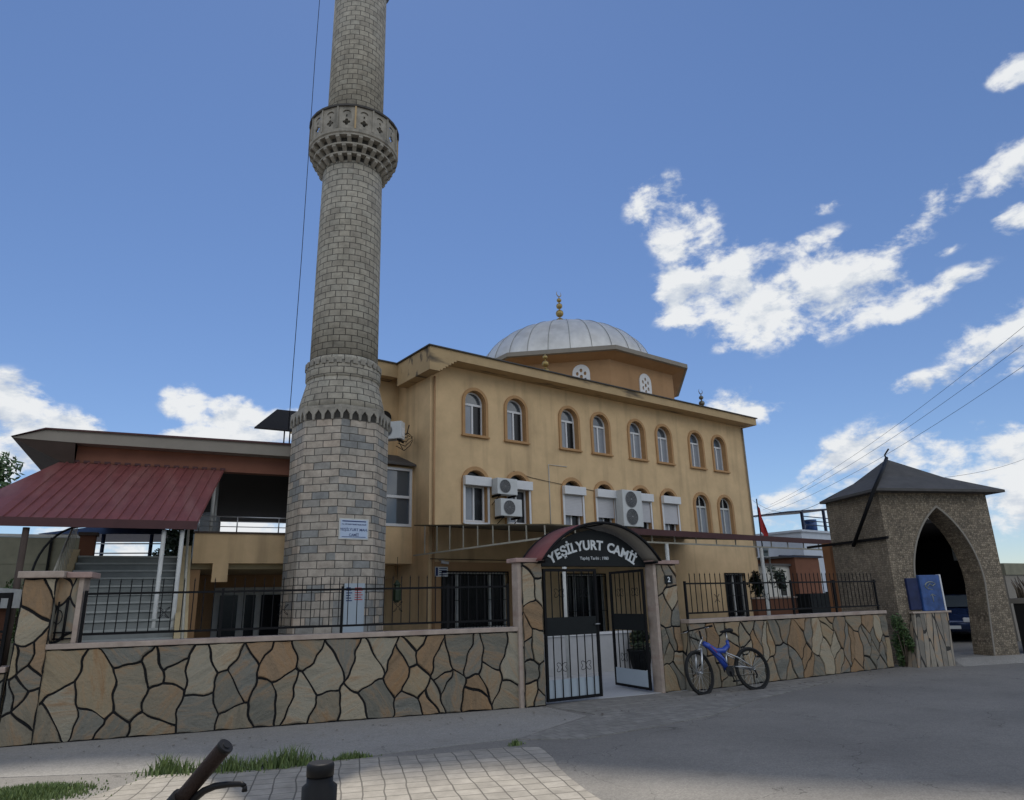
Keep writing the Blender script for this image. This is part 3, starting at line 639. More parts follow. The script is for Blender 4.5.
# lettering on an arc
word = 'YEŞİLYURT CAMİİ'
adv = {'İ':.085,' ':.10,'M':.185,'C':.145,'A':.15,'U':.15,'Y':.14,'E':.125,'L':.12,'R':.145,'T':.13,'Ş':.13}
tot = sum(adv[c] for c in word); rr = 1.75; czz = H0+.225-rr
x = -tot/2; mb = MB()
for c in word:
    xm = x+adv[c]/2; x += adv[c]
    if c == ' ': continue
    th = xm/rr
    vs, fs = text_mesh(c, .228, .006, .0075)
    Tm = Matrix.Translation((GW/2-.04+rr*math.sin(th), -.007, czz+rr*math.cos(th))) @ Matrix.Rotation(th,4,'Y') @ Matrix.Rotation(PI/2,4,'X')
    mb.add(vs, fs, T=Tm)
mb.build('lettering', M['letter'], root)
vs, fs = text_mesh('Yapılış Tarihi : 1980', .078, .002, .0)
MB().add(vs, fs, T=Matrix.Translation((GW/2-.02,-.004,H0+.05))@Matrix.Rotation(PI/2,4,'X')).build('small_lettering', M['letter'], root)

def gate_leaf(name, loc, rz, W, label):
    root = empty(name, loc, rz, label, 'gate')
    Hh = 2.12
    MB().box(0,.045,-.02,.02,.04,Hh).box(W-.045,W,-.02,.02,.04,Hh).box(.045,W-.045,-.02,.02,.04,.085).box(.045,W-.045,-.02,.02,Hh-.045,Hh).build('leaf_frame', M['dark_metal'], root)
    MB().box(.045,W-.045,-.012,.012,1.04,1.33).build('solid_panel', M['black'], root)
    MB().box(.046,W-.046,.008,.014,.086,.36).build('kick_sheet', M['board_blue'], root)
    n = int(W/.15)
    for i in range(1,n):
        x = i*W/n
        b = MB(); b.box(x-.007,x+.007,-.02,-.006,.085,1.04); b.build('bar', M['dark_metal'], root)
        b = MB(); b.box(x-.007,x+.007,-.02,-.006,1.33,Hh-.045); b.build('bar', M['dark_metal'], root)
    for cx in (W*.28,W*.72):
        for cz in (.55,1.72):
            mb = MB()
            for sx in (-1,1):
                for sz in (-1,1):
                    mb.tube([(cx+sx*(.01+.045*(1-math.cos(t))), -.013, cz+sz*(.02+.05*math.sin(t*.8))) for t in [k*.55 for k in range(9)]], .005, 4)
            mb.build('scroll', M['dark_metal'], root)
    MB().tube([(W-.1,-.03,1.2),(W-.1,-.07,1.2),(W-.02,-.07,1.2)],.01,6).build('handle', M['chrome'], root)
    return root
gate_leaf('gate_leaf', (G0[0]+.10,G0[1]+.05,0), GA, 1.12, 'closed left leaf of the black iron street gate')
gate_leaf('gate_leaf', (G0[0]+2.30*math.cos(GA),G0[1]+2.30*math.sin(GA)+.05,0), R(78), 1.12, 'right leaf of the black iron street gate, swung open inward')

# ---------------------------------------------------------------- mosque
mosque = empty('mosque', (10.5,18,0), 0, 'ochre two storey mosque with arched windows and a silver dome', 'mosque')
FX = [1.68,3.36,5.77,7.33,9.28,10.86,12.88,14.44]     # window centres along the facade
LEN = 16.3; HX = 5.2
holes = [arch(x,.40,6.80,7.88) for x in FX] + [arch(x,.42,4.0,5.22) for x in FX] + [[(.45,.85),(2.85,.85),(2.85,2.5),(.45,2.5)],[(5.1,.0),(7.1,.0),(7.1,2.45),(5.1,2.45)],[(13.9,.75),(15.2,.75),(15.2,2.5),(13.9,2.5)]]
mb = MB(); mb.plate([(0,0),(LEN,0),(LEN,8.96),(0,8.96)], holes, .28)
mb.box(0,.28,.281,2.3,0,8.96); mb.box(LEN-.28,LEN,.281,11.5,0,8.96); mb.box(HX,LEN,11.22,11.5,0,8.96); mb.box(0,.28,2.3,4,0,8.96); mb.box(0,HX,4,4.28,0,8.96); mb.box(HX,HX+.28,4.281,11.22,0,8.96)
mb.build('wall', M['plaster'], mosque)
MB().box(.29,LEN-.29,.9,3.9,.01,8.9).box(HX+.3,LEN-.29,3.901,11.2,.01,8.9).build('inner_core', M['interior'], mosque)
mb = MB(); mb.box(-1.6,-.001,2.1,4.2,2.4,8.96); mb.build('wall', M['plaster'], mosque)
# cornice: front, left return, right return
mb = MB(); mb.box(-.37,LEN+.28,-.60,-.0,8.96,9.26); mb.box(-.37,-.001,.0,1.52,8.5,9.26); mb.box(-1.95,-.37,1.52,2.1,8.80,9.26); mb.box(-.37,-.002,-.6,-.001,8.5,8.959)
mb.box(LEN+.001,LEN+.28,0,11.5,8.96,9.26); mb.box(-.369,LEN+.279,.001,11.5,8.961,9.2)
for i in range(6): mb.box(-.001+i*.10,.1+i*.10,-.6,-.002,8.5+.07*i+.05,8.959)
mb.build('cornice', M['cornice'], mosque)
MB().box(-.43,LEN+.34,-.66,-.3,9.262,9.30).box(-.43,-.15,-.3,1.58,9.262,9.30).box(-2.0,-.43,1.46,2.2,9.262,9.30).box(LEN+.1,LEN+.34,-.3,11.6,9.262,9.3).build('roof_edge', M['roof_grey'], mosque)
# drum, eave and dome
dx_, dy_ = 21.75-10.5, 23.9-18
a8 = 4.75/math.cos(PI/8)
MB().lathe([(a8,9.21),(a8,11.22),(5.35/math.cos(PI/8),11.42)], 8, False, dx_, dy_, PI/8).build('drum', M['plaster2'], mosque)
MB().lathe([(5.352/math.cos(PI/8),11.40),(5.42/math.cos(PI/8),11.42),(5.42/math.cos(PI/8),11.60),(5.2/math.cos(PI/8),11.63),(3.9,11.9)], 8, False, dx_, dy_, PI/8).build('drum_eave', M['fascia'], mosque)
dcx, dcy = dx_-.2, dy_
Rd, Hd = 4.28, 2.75
prof = [(Rd+.12,11.75)]+[(Rd*math.cos(t)**.95, 11.8+Hd*math.sin(t)) for t in [PI/2*k/18 for k in range(19)]]
prof[-1] = (.0005, 11.8+Hd)
dome = MB().lathe(prof, 64, True, dcx, dcy).build('dome', M['dome'], mosque)
mb = MB()
for k in range(28):
    a = 2*PI*k/28; mb.tube([(dcx+(r+.012)*math.cos(a), dcy+(r+.012)*math.sin(a), z+.01) for r,z in prof[1:-1]], .012, 5)
mb.build('seam', M['dome_seam'], dome)
def finial(name, x, y, z, h, m, parent, crescent=True):
    p = [(.05,0),(.05,.08)]
    z_ = .08
    for rr_ in (.15,.11,.085,.06):
        p += [(.025,z_)]+[(rr_*math.sin(PI*k/8)+.02, z_+rr_*1.1*(1-math.cos(PI*k/8))) for k in range(1,8)]; z_ += rr_*2.2+.05; p += [(.02,z_-.04)]
    s_ = h/(z_+.25)
    mb = MB(); mb.lathe([(r*s_,zz*s_) for r,zz in p]+[(.008,z_*s_+.02)], 12, True)
    if crescent: mb.tube([(.07*s_*1.4*math.sin(t), 0, (z_+.12)*s_-.07*s_*1.4*math.cos(t)) for t in [-2.4+4.8*k/14 for k in range(15)]], [.004+.014*s_*math.sin(PI*k/14) for k in range(15)], 6)
    o = mb.build(name, m, parent); o.location = (x,y,z); return o
finial('dome_finial', dcx-.2, dcy, 14.5, 2.15, M['gold'], mosque)
finial('roof_finial', 6.05,1.5,9.40, 1.85, M['gold'], mosque, False)
finial('roof_finial', 15.6,1.5,9.22, 1.9, M['bronze'], mosque)
# drum windows: white round-headed lattices on the octagon faces
def lattice(T, parent):
    hol = []
    for i in range(6):
        a = PI/2+2*PI*i/6; cx, cz = .17*math.cos(a), .02+.24*math.sin(a)
        hol.append([(cx+.055*math.cos(t), cz+.075*math.sin(t)) for t in [2*PI*k/8 for k in range(8)]])
    hol.append([(.06*math.cos(t), .02+.08*math.sin(t)) for t in [2*PI*k/8 for k in range(8)]])
    mb = MB(); mb.plate(arch(0,.33,-.55,.16), hol, .05, T); mb.build('lattice_window', M['white'], parent)
    MB().plate(arch(0,.29,-.5,.15), [], .012, T@Matrix.Translation((0,.051,0))).build('pane', M['glass_dk'], parent.children[-1] if False else parent)
for k in range(8):
    a = -PI/2 + k*PI/4
    T = Matrix.Translation((dx_+4.78*math.cos(a), dy_+4.78*math.sin(a), 10.38)) @ Matrix.Rotation(a+PI/2,4,'Z') @ Matrix.Translation((.75 if k==7 else .08,-.02,.12 if k==7 else 0)) @ Matrix.Diagonal((1.1,1,1.15,1))
    lattice(T, mosque)

# windows
def win_upper(x, openr, parent):
    tr = MB().plate(arch(x,.505,6.76,7.88,12), [arch(x,.401,6.80,7.88,12)], .05, Matrix.Translation((0,-.05,0))).build('window', M['trim'], parent)
    rev = MB().plate(arch(x,.3995,6.802,7.88,12), [arch(x,.385,6.815,7.88,12)], .20, Matrix.Translation((0,.0,0))).build('reveal', M['trim'], tr)
    MB().box(x-.53,x+.53,-.10,-.001,6.71,6.758).build('sill', M['trim'], tr)
    fr = MB(); fr.plate(arch(x,.384,6.816,7.88,12), [
        [(x-.34,6.86),(x-.03,6.86),(x-.03,7.80),(x-.34,7.80)], [(x+.03,6.86),(x+.34,6.86),(x+.34,7.80),(x+.03,7.80)],
        [(x-.34,7.87),(x+.34,7.87)]+[(x+.34*math.cos(PI*k/10), 7.88+.34*math.sin(PI*k/10)) for k in range(0,11)]], .05, Matrix.Translation((0,.15,0)))
    fr.build('frame', M['white'], tr)
    MB().box(x-.345,x-.0,.185,.19,6.85,7.81).build('pane', M['curtain'], tr)
    MB().box(x+.0005,x+.345,.187,.192,6.85,7.81).build('pane', M['glass_dk'] if openr else M['curtain'], tr)
    MB().plate(arch(x,.35,7.82,7.88,12), [], .005, Matrix.Translation((0,.186,0))).build('pane', M['glass'], tr)
    return tr
for i,x in enumerate(FX): win_upper(x, i<3, mosque)
def win_lower(x, kind, parent):
    w = .42
    tr = MB().plate(arch(x,.54,3.95,5.22,12), [arch(x,.421,4.0,5.22,12)], .05, Matrix.Translation((0,-.05,0))).build('window', M['trim'], parent)
    MB().plate(arch(x,w-.0005,4.002,5.22,12), [arch(x,w-.015,4.015,5.22,12)], .18).build('reveal', M['trim'], tr)
    MB().plate(arch(x,.39,5.20,5.22,12), [], .005, Matrix.Translation((0,.16,0))).build('pane', M['glass_dk'], tr)
    if kind == 'arch':
        fr = MB(); fr.plate(arch(x,w-.016,4.016,5.22,12), [[(x-.36,4.06),(x-.03,4.06),(x-.03,5.12),(x-.36,5.12)],[(x+.03,4.06),(x+.36,4.06),(x+.36,5.12),(x+.03,5.12)],
            [(x-.36,5.20),(x-.02,5.20),(x-.02,5.56)]+[(x+.36*math.cos(PI*k/10), 5.22+.36*math.sin(PI*k/10)) for k in range(6,11)],
            [(x+.02,5.20),(x+.36,5.20)]+[(x+.36*math.cos(PI*k/10), 5.22+.36*math.sin(PI*k/10)) for k in range(0,5)]+[(x+.02,5.56)]], .04, Matrix.Translation((0,.10,0)))
        fr.build('frame', M['white_metal'], tr)
        MB().box(x-.39,x+.39,.145,.15,4.02,5.16).build('pane', M['curtain'], tr)
    else:
        MB().box(x-.50,x+.50,-.20,-.001,5.13,5.42).build('shutter_box', M['white'], tr, bevel=.012)
        MB().box(x-.50,x-.42,-.07,-.052,3.95,5.128).build('guide_rail', M['white'], tr); MB().box(x+.42,x+.50,-.07,-.052,3.95,5.128).build('guide_rail', M['white'], tr)
        MB().plate([(x-.40,4.02),(x+.40,4.02),(x+.40,5.16),(x-.40,5.16)], [[(x-.34,4.08),(x-.04,4.08),(x-.04,5.1),(x-.34,5.1)],[(x+.02,4.08),(x+.34,4.08),(x+.34,5.1),(x+.02,5.1)]], .05, Matrix.Translation((0,.10,0))).build('frame', M['white'], tr)
        MB().box(x-.345,x-.012,.14,.145,4.07,5.11).build('pane', M['curtain'], tr)
        MB().box(x-.010,x+.345,.142,.147,4.07,5.11).build('pane', M['glass_dk'], tr)
        if kind == 'shut':
            mb = MB(); zb = 4.42 if x < 9 else 4.36
            z = zb
            while z < 5.12: mb.box(x-.415,x+.415,-.035,-.018,z,z+.048); z += .052
            mb.box(x-.415,x+.415,-.019,-.012,zb,5.128); mb.build('roller_shutter', M['slat'], tr)
        else:
            MB().box(x-.46,x+.46,-.08,-.052,3.93,4.0).build('sill', M['white'], tr)
    return tr
for i,x in enumerate(FX): win_lower(x, ['plain','plain','shut','shut','shut','shut','arch','arch'][i], mosque)
# ground floor grilled windows and door
def grille(x0,x1,z0,z1,parent,nm='window',div=(.25,.75),door=False):
    w = MB(); w.plate([(x0+.001,z0+.001),(x1-.001,z0+.001),(x1-.001,z1-.001),(x0+.001,z1-.001)],
        [[(x0+.05,z0+.05),(x1-.05,z0+.05),(x1-.05,z1-.05),(x0+.05,z1-.05)]], .06, Matrix.Translation((0,.10,0)))
    for d in div: w.box(x0+(x1-x0)*d-.04, x0+(x1-x0)*d+.04, .101,.155, z0+.051, z1-.051)
    f = w.build(nm, M['white_metal'], parent)
    MB().box(x0+.04,x1-.04,.17,.175,z0+.04,z1-.04).build('pane', M['glass_dk'], f)
    mb = MB(); n = int((x1-x0)/.12)
    for i in range(n+1):
        x = x0+.04+i*(x1-x0-.08)/n; mb.tube([(x,-.03,z0+.02),(x,-.03,z1-.02)],.008,5)
    for z in (z0+.08,(z0+z1)/2,z1-.08): mb.box(x0,x1,-.04,-.02,z-.008,z+.008)
    mb.box(x0-.03,x1+.03,-.045,-.015,z1-.02,z1+.02); mb.box(x0-.03,x0,-.045,-.015,z0,z1-.021); mb.box(x1,x1+.03,-.045,-.015,z0,z1-.021)
    mb.build('window_bars', M['dark_metal'], f)
grille(.45,2.85,.85,2.5,mosque)
grille(13.9,15.2,.75,2.5,mosque,div=(.5,))
grille(5.1,7.1,.02,2.45,mosque,'door',div=(.33,.66),door=True)
MB().plate([(.2,.6),(3.1,.6),(3.1,2.78),(.2,2.78)],[[(.451,.851),(2.849,.851),(2.849,2.499),(.451,2.499)]],.02,Matrix.Translation((0,-.02,0))).build('painted_surround', M['plaster2'], mosque)
# rain pipes and surface conduit
MB().tube([(.13,-.06,8.5),(.13,-.06,.1)],.035,8).build('rain_pipe', M['plaster2'], mosque)
MB().tube([(LEN-.06,-.06,8.9),(LEN-.06,-.06,3.2)],.035,8).build('rain_pipe', M['fascia'], mosque)
MB().tube([(5.55,-.02,6.12),(4.72,-.02,6.12),(4.72,-.02,3.7)],.014,6).build('conduit', M['white_metal'], mosque)
MB().tube([(3.2,-.015,5.75),(3.9,-.015,5.60),(4.72,-.03,5.52),(6.0,-.015,5.42),(8.0,-.015,5.28)],.009,5).build('conduit', M['black_plastic'], mosque)
MB().tube([(-.002,-.1,2.86),(1.4,-.03,2.86),(5,-.03,2.86)],.012,5).build('conduit', M['black_plastic'], mosque)
# link bay at the left side with its little roof and tall window
bay = MB(); bay.plate([(-1.9,2.78),(-.001,2.78),(-.001,5.72),(-1.9,5.72)], [[(-1.05,3.95),(-.10,3.95),(-.10,5.62),(-1.05,5.62)]], .2, Matrix.Translation((0,1.0,0)))
bay.box(-1.9,-.002,1.201,2.09,2.78,5.72); bay.build('link_bay', M['plaster'], mosque)
MB().add([(-2.05,.8,5.74),(.10,.8,5.74),(.0,2.05,6.25),(-2.05,2.05,6.25),(-2.05,.8,5.80),(.10,.8,5.80),(.0,2.05,6.31),(-2.05,2.05,6.31)],[(0,3,2,1),(4,5,6,7),(0,1,5,4),(1,2,6,5),(2,3,7,6),(3,0,4,7)]).build('bay_roof', M['roof_grey'], mosque)
f = MB().plate([(-1.1,3.88),(-.05,3.88),(-.05,5.68),(-1.1,5.68)], [[(-1.02,3.96),(-.13,3.96),(-.13,4.74),(-1.02,4.74)],[(-1.02,4.82),(-.13,4.82),(-.13,5.60),(-1.02,5.60)]], .06, Matrix.Translation((0,.97,0))).build('bay_window', M['white'], mosque)
MB().box(-1.04,-.11,1.04,1.045,3.95,5.61).build('pane', M['glass'], f)
# small round vent high on the left side wall
MB().tube([(-.5,2.09,7.55),(-.5,2.03,7.55)],.22,16).build('vent', M['interior'], mosque)

# air conditioners
def aircon(x, y, z, W, H, D, fans, label, rz=0.):
    root = empty('air_conditioner', (x,y,z), rz, label, 'air conditioner')
    MB().box(0,W,0,D,.0,H).build('casing', M['ac'], root, bevel=.02)
    for (cx,cz,r) in fans:
        mb = MB()
        mb.lathe([(r,0),(r,.012),(r*.93,.012),(r*.93,0)],24,True,cap=False)
        for rr_ in (.78,.62,.46,.3): mb.lathe([(r*rr_,.0),(r*rr_,.01),(r*rr_-.008,.01),(r*rr_-.008,0)],24,True,cap=False)
        for k in range(12): a = 2*PI*k/12; mb.tube([(r*.12*math.cos(a),r*.12*math.sin(a),.006),(r*.95*math.cos(a),r*.95*math.sin(a),.006)],.004,4)
        mb.lathe([(.0005,.018),(r*.14,.016),(r*.14,0)],12,True,cap=False)
        g_ = MB(); g_.add([(v[0]+cx,-v[2]-.004,v[1]+cz) for v in mb.v], mb.f, True); g_.build('fan_grille', M['ac_wire'], root)
        d = MB(); d.add([(cx+r*.94*math.cos(2*PI*k/24),-.003,cz+r*.94*math.sin(2*PI*k/24)) for k in range(24)],[tuple(range(24))]); d.build('fan_opening', M['ac_grille'], root)
    MB().box(W+.001,W+.012,.05,D-.05,.08,H-.2).build('side_cover', M['white'], root)
    mb = MB(); mb.box(.08,.12,-.02,D+.12,-.06,-.001); mb.box(W-.12,W-.08,-.02,D+.12,-.06,-.001)
    for bx in (.1,W-.1): mb.tube([(bx,.0,-.03),(bx,D+.12,-.28)],.012,5)
    mb.build('bracket', M['dark_metal'], root)
    MB().tube([(W*.9,D-.05,H*.3),(W+.06,D,H*.35),(W+.1,D+.08,H*.9)],.018,6).build('pipe', M['black_plastic'], root)
    return root
aircon(12.70,17.53,4.87,.80,.52,.33,[(.30,.26,.215)],'upper of the two stacked air conditioner units between the first lower windows')
aircon(12.76,17.45,4.18,.84,.55,.34,[(.33,.275,.225)],'lower of the two stacked air conditioner units, with a shiny fan hub')
aircon(18.25,17.50,4.10,1.02,1.32,.36,[(.44,.98,.30),(.44,.35,.30)],'tall air conditioner unit with two fans one above the other')
aircon(9.15,18.9,6.45,.8,.55,.32,[(.32,.27,.19)],'weathered air conditioner unit on the side wall behind the minaret', R(-50))
mb = MB()
for k in range(5): mb.tube([(9.75+.05*k,18.75,6.3+.1*k),(9.95+.03*k,18.6,6.15+.14*k),(10.2,18.7+.05*k,6.35+.12*k),(10.45,19,6.6+.03*k)],.012,5)
tag(mb.build('cable_tangle', M['black_plastic']), 'tangle of black cables beside the air conditioner behind the minaret', 'cables')

# ---------------------------------------------------------------- courtyard awning
aw = empty('awning', (10.0,12.0,0), 0, 'long maroon edged lean-to awning over the mosque courtyard', 'awning')
AL = 12.1; AD = 6.0
mb = MB(); mb.add([(0,-.1,3.22),(AL,-.1,3.22),(AL,AD,3.80),(0,AD,3.80),(0,-.1,3.25),(AL,-.1,3.25),(AL,AD,3.83),(0,AD,3.83)],[(0,3,2,1),(4,5,6,7),(0,1,5,4),(1,2,6,5),(2,3,7,6),(3,0,4,7)])
mb.build('roof_sheet', M['awning_under'], aw)
MB().box(2.6,AL+.4,-.13,-.101,3.11,3.26).build('fascia', M['maroon_dk'], aw)
mb = MB(); mb.box(0,AL,-.02,.02,2.93,2.97); mb.box(-.02,.02,.021,AD-.01,2.93,2.97)
for i in range(9): y = .02+i*AD/9; mb.box(-.012,.012,y,y+.024,2.971,3.215+.58*(y+.1)/(AD+.1))
for i in range(1,14): x = i*AL/14; mb.box(x,x+.024,-.012,.012,2.971,3.20)
mb.build('truss', M['dull_metal'], aw)
for x in (.50,4.0,8.1,11.6):
    MB().tube([(x,.0,.0),(x,.0,2.93)],.052,10).build('post', M['white_metal'], aw)
MB().box(9.0,9.0+3.4,.01,.03,2.70,2.74).build('side_beam', M['steel_blue'], aw)

# courtyard bits seen through the gate
root = empty('low_wall', (9.3,12.6,0), R(-6), 'pale low wall in the courtyard seen through the open gate', 'wall')
MB().box(.2,3.4,0,.25,0,.82).build('wall_face', M['court'], root); MB().box(.15,3.45,-.03,.28,.821,.87).build('coping', M['white'], root)
root = empty('potted_shrub', (12.75,12.0,0), 0, 'dark rounded shrub in a pot behind the open gate leaf', 'potted plant')
MB().lathe([(.2,0),(.28,.4),(.31,.42),(.31,.46),(.27,.46)],16,True).build('pot', M['black'], root)
POT = root

# paper notices, camera, lantern
root = empty('notice', (9.98+.45,18-.02,2.5), 0, 'white printed notice beside the barred window on the mosque wall', 'notice')
root.location = (10.72,17.96,2.36)
MB().box(-.02,.42,0,.012,0,.28).build('paper', M['sign_white'], root)
mb = MB()
for k in range(4): mb.box(.12,.38,-.002,-.0005,.04+.06*k,.065+.06*k)
mb.box(-.0,.08,-.002,-.0005,.02,.26); mb.build('print', M['ink'], root)
root = empty('security_camera', (10.85,17.9,2.83), 0, 'small white security camera under the awning end', 'camera')
MB().tube([(0,.08,.0),(.0,0,.0),(.1,-.08,-.03)],.015,6).build('arm', M['white_metal'], root)
MB().tube([(.0,-.02,-.06),(.2,-.14,-.09)],.04,8).build('camera_body', M['white'], root)
root = empty('lantern', (8.75,16.6,1.65), 0, 'dark green lantern hanging on a chain right of the minaret base', 'lantern')
MB().tube([(0,0,.55),(0,0,1.15)],.008,4).build('chain', M['dark_metal'], root)
MB().lathe([(.04,0),(.11,.06),(.12,.3),(.07,.42),(.1,.45),(.02,.56)],8,False).build('lantern_body', M['leaf_dk'], root)

# ---------------------------------------------------------------- minaret
TX, TY = 6.77, 16.0
mn = empty('minaret', (TX,TY,0), 0, 'tall stone minaret on an octagonal base in front of the mosque', 'minaret')
ca = math.atan2(-TY,-TX)      # heading towards the street
Ro = 1.175
def tower_part(name, prof, n, m, rot, parent, smooth=True, cap=True):
    mb = MB().lathe(prof, n, smooth, rot=rot-(ca+PI), cap=cap)
    o = mb.build(name, m, parent); o.rotation_euler.z = ca+PI; return o
tower_part('base', [(Ro,0),(Ro,5.95)], 8, M['block_base'], ca, mn, False)
tower_part('base_moulding', [(Ro+.002,5.951),(Ro+.01,6.12),(Ro+.05,6.13),(Ro+.05,6.18),(1.19,6.195)], 8, M['block_trim'], ca, mn, False)
# pointed pendant frieze, eight sides
mb = MB()
for k in range(8):
    a0 = ca+k*PI/4; a1 = a0+PI/4; p0 = Vector((Ro*1.045*math.cos(a0),Ro*1.045*math.sin(a0),0)); p1 = Vector((Ro*1.045*math.cos(a1),Ro*1.045*math.sin(a1),0))
    u = (p1-p0); L = u.length; u.normalize(); nrm = Vector((u.y,-u.x,0)); n = 4; w = L/n
    for i in range(n):
        a = p0+u*(i*w); z1 = 6.128; z0 = 5.84
        out = []
        for (du,z) in [(0,z1),(w,z1),(w,z0),(w*.90,z0),(w*.84,z0+.13),(w*.5,z1-.05),(w*.16,z0+.13),(w*.10,z0),(0,z0)]: out.append((a+u*du, z))
        vs = [(p.x,p.y,z) for p,z in out]+[(p.x-nrm.x*.06,p.y-nrm.y*.06,z) for p,z in out]; N = len(out)
        fs = [tuple(range(N)),tuple(range(2*N-1,N-1,-1))]+[(j,N+j,N+(j+1)%N,(j+1)%N) for j in range(N)]
        mb.add(vs,fs)
mb.build('pendant_frieze', M['block_trim'], mn)
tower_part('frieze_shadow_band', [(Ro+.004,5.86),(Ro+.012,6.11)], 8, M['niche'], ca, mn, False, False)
tower_part('tapered_section', [(1.085,6.18),(1.04,6.42),(.93,6.86),(.90,7.0)], 32, M['block_shaft'], 0, mn)
tower_part('collar', [(.90,6.99),(.935,7.04),(.935,7.30),(.90,7.36),(.90,7.50),(.86,7.56)], 32, M['block_shaft'], 0, mn)
p_ = MB().box(.925,.955,-.06,.06,7.32,7.46).build('collar_block', M['block_trim'], mn)
for k in range(1,30):
    c = p_.copy(); c.rotation_euler.z = 2*PI*k/30; col.objects.link(c)
tower_part('shaft', [(.855,7.5),(.845,9),(.83,11.2),(.81,13.15)], 40, M['block_shaft'], 0, mn)
tower_part('upper_shaft', [(.785,13.84),(.775,17),(.765,19.85)], 40, M['block_shaft'], 0, mn)
# stalactite tiers under the balcony
zt = [13.10,13.31,13.52,13.73]; rt = [.87,.98,1.09,1.20]
for i in range(3):
    tower_part('balcony_tier', [(rt[i]-.07,zt[i]),(rt[i]-.05,zt[i+1]-.05),(rt[i+1],zt[i+1]-.05),(rt[i+1],zt[i+1])], 40, M['niche'] if False else M['block_trim'], 0, mn, False)
    n = 24; r0 = rt[i]-.07; r1 = rt[i+1]-.005; w = .052
    p_ = MB().add([(r0,-w*.6,zt[i]),(r0,w*.6,zt[i]),(r0+.03,-w,zt[i]),(r0+.03,w,zt[i]),(r0,-w,zt[i+1]-.051),(r0,w,zt[i+1]-.051),(r1,-w,zt[i+1]-.051),(r1,w,zt[i+1]-.051),(r1,-w,zt[i+1]-.11),(r1,w,zt[i+1]-.11)],
               [(0,2,3,1),(2,8,9,3),(8,6,7,9),(0,4,6,8,2),(1,3,9,7,5)]).build('stalactite', M['block_trim'], mn)
    p_.rotation_euler.z = PI*(i%2)/n
    for k in range(1,n):
        c = p_.copy(); c.rotation_euler.z = 2*PI*(k+.5*(i%2))/n; col.objects.link(c)
    mb = MB(); 
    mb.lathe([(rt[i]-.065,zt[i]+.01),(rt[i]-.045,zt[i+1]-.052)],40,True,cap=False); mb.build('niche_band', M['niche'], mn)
tower_part('balcony_floor', [(.8,13.73),(1.20,13.735),(1.23,13.76),(1.23,13.85),(.8,13.86)], 40, M['block_trim'], 0, mn, False)
Np = 16
for k in range(Np):
    a = ca+2*PI*(k+.5)/Np; rP = 1.19; w = rP*math.tan(PI/Np)-.005
    cres = [(.11*math.cos(t), .51+.09*math.sin(t)) for t in [PI*j/8 for j in range(9)]]+[(.065*math.cos(t), .51+.035*math.sin(t)) for t in [PI-PI*j/8 for j in range(9)]]
    clov = []; kx = 1.35
    for j in range(24):
        t = 2*PI*j/24; q = .06+.045*abs(math.cos(2*t)); clov.append((q*math.cos(t), .22+q*math.sin(t)))
    slit = [(-.022,.37),(.022,.37),(.022,.45),(-.022,.45)]
    T = Matrix.Rotation(a+PI/2,4,'Z') @ Matrix.Translation((0,-rP,13.85))
    MB().plate([(-w,0),(w,0),(w,.70),(-w,.70)], [cres,clov,slit], .05, T).build('parapet_panel', M['block_trim'], mn)
    a2 = ca+2*PI*k/Np; T = Matrix.Rotation(a2,4,'Z')
    MB().box(1.17,1.24,-.022,.022,13.851,14.55,T).build('parapet_post', M['block_trim'] if k%4 else M['cornice'], mn)
tower_part('parapet_rail', [(1.14,14.551),(1.25,14.551),(1.26,14.60),(1.14,14.61)], 32, M['roof_grey'], 0, mn, False, cap=False)
tower_part('spire', [(.78,19.72),(.90,19.86),(.93,19.95),(.92,20.1),(.6,21.6),(.05,24.6)], 24, M['roof_grey'], 0, mn)
finial('spire_finial', 0,0,24.5,1.4, M['bronze'], mn)
# plaque and information board on the minaret
f_ang = ca+PI/8
def on_face(r_extra, along, z):   # point on the octagon face right of the street-facing edge
    ap = Ro*math.cos(PI/8)+r_extra
    return (TX+ap*math.cos(f_ang)-along*math.sin(f_ang), TY+ap*math.sin(f_ang)+along*math.cos(f_ang), z)
f2 = ca+PI/8
root = empty('name_plaque', on_face(.012,-.04,3.28), f2+PI/2, 'pale blue name plaque fixed to the minaret base', 'sign')
MB().box(-.36,.36,-.012,.01,-.235,.235).build('frame', M['white_metal'], root)
MB().box(-.33,.33,-.016,-.0125,-.205,.205).build('face', M['plaque'], root)
mb = MB()
for t_,s_,z in (('T.C. DİYANET İŞLERİ BAŞKANLIĞI',.038,.09),('YEŞİLYURT MAH.',.086,-.045),('CAMİİ',.08,-.16)):
    vs, fs = text_mesh(t_, s_, .001, .001); mb.add(vs, fs, T=Matrix.Translation((0,-.0175,z))@Matrix.Rotation(PI/2,4,'X'))
mb.box(-.29,.29,-.0175,-.0162,.16,.185); mb.box(-.29,.29,-.0175,-.0162,-.185,-.172)
mb.build('lettering', M['ink'], root)
root = empty('information_board', on_face(.05,.02,.1), f2+PI/2, 'tall pale board with red and blue print behind the fence at the minaret foot', 'sign')
MB().box(-.24,.24,-.012,.012,.4,1.98).box(-.24,-.2,-.011,.011,0,.399).box(.2,.24,-.011,.011,0,.399).build('panel', M['board_blue'], root)
mb = MB()
for k in range(6): mb.box(.0,.19-.03*(k%2),-.016,-.0125,1.62+.05*k,1.64+.05*k)
mb.build('print', M['red_ink'], root)
mb = MB()
for k in range(6): mb.box(-.2,-.06-.02*(k%3),-.016,-.0125,1.60+.055*k,1.622+.055*k)
mb.build('print', M['ink'], root)

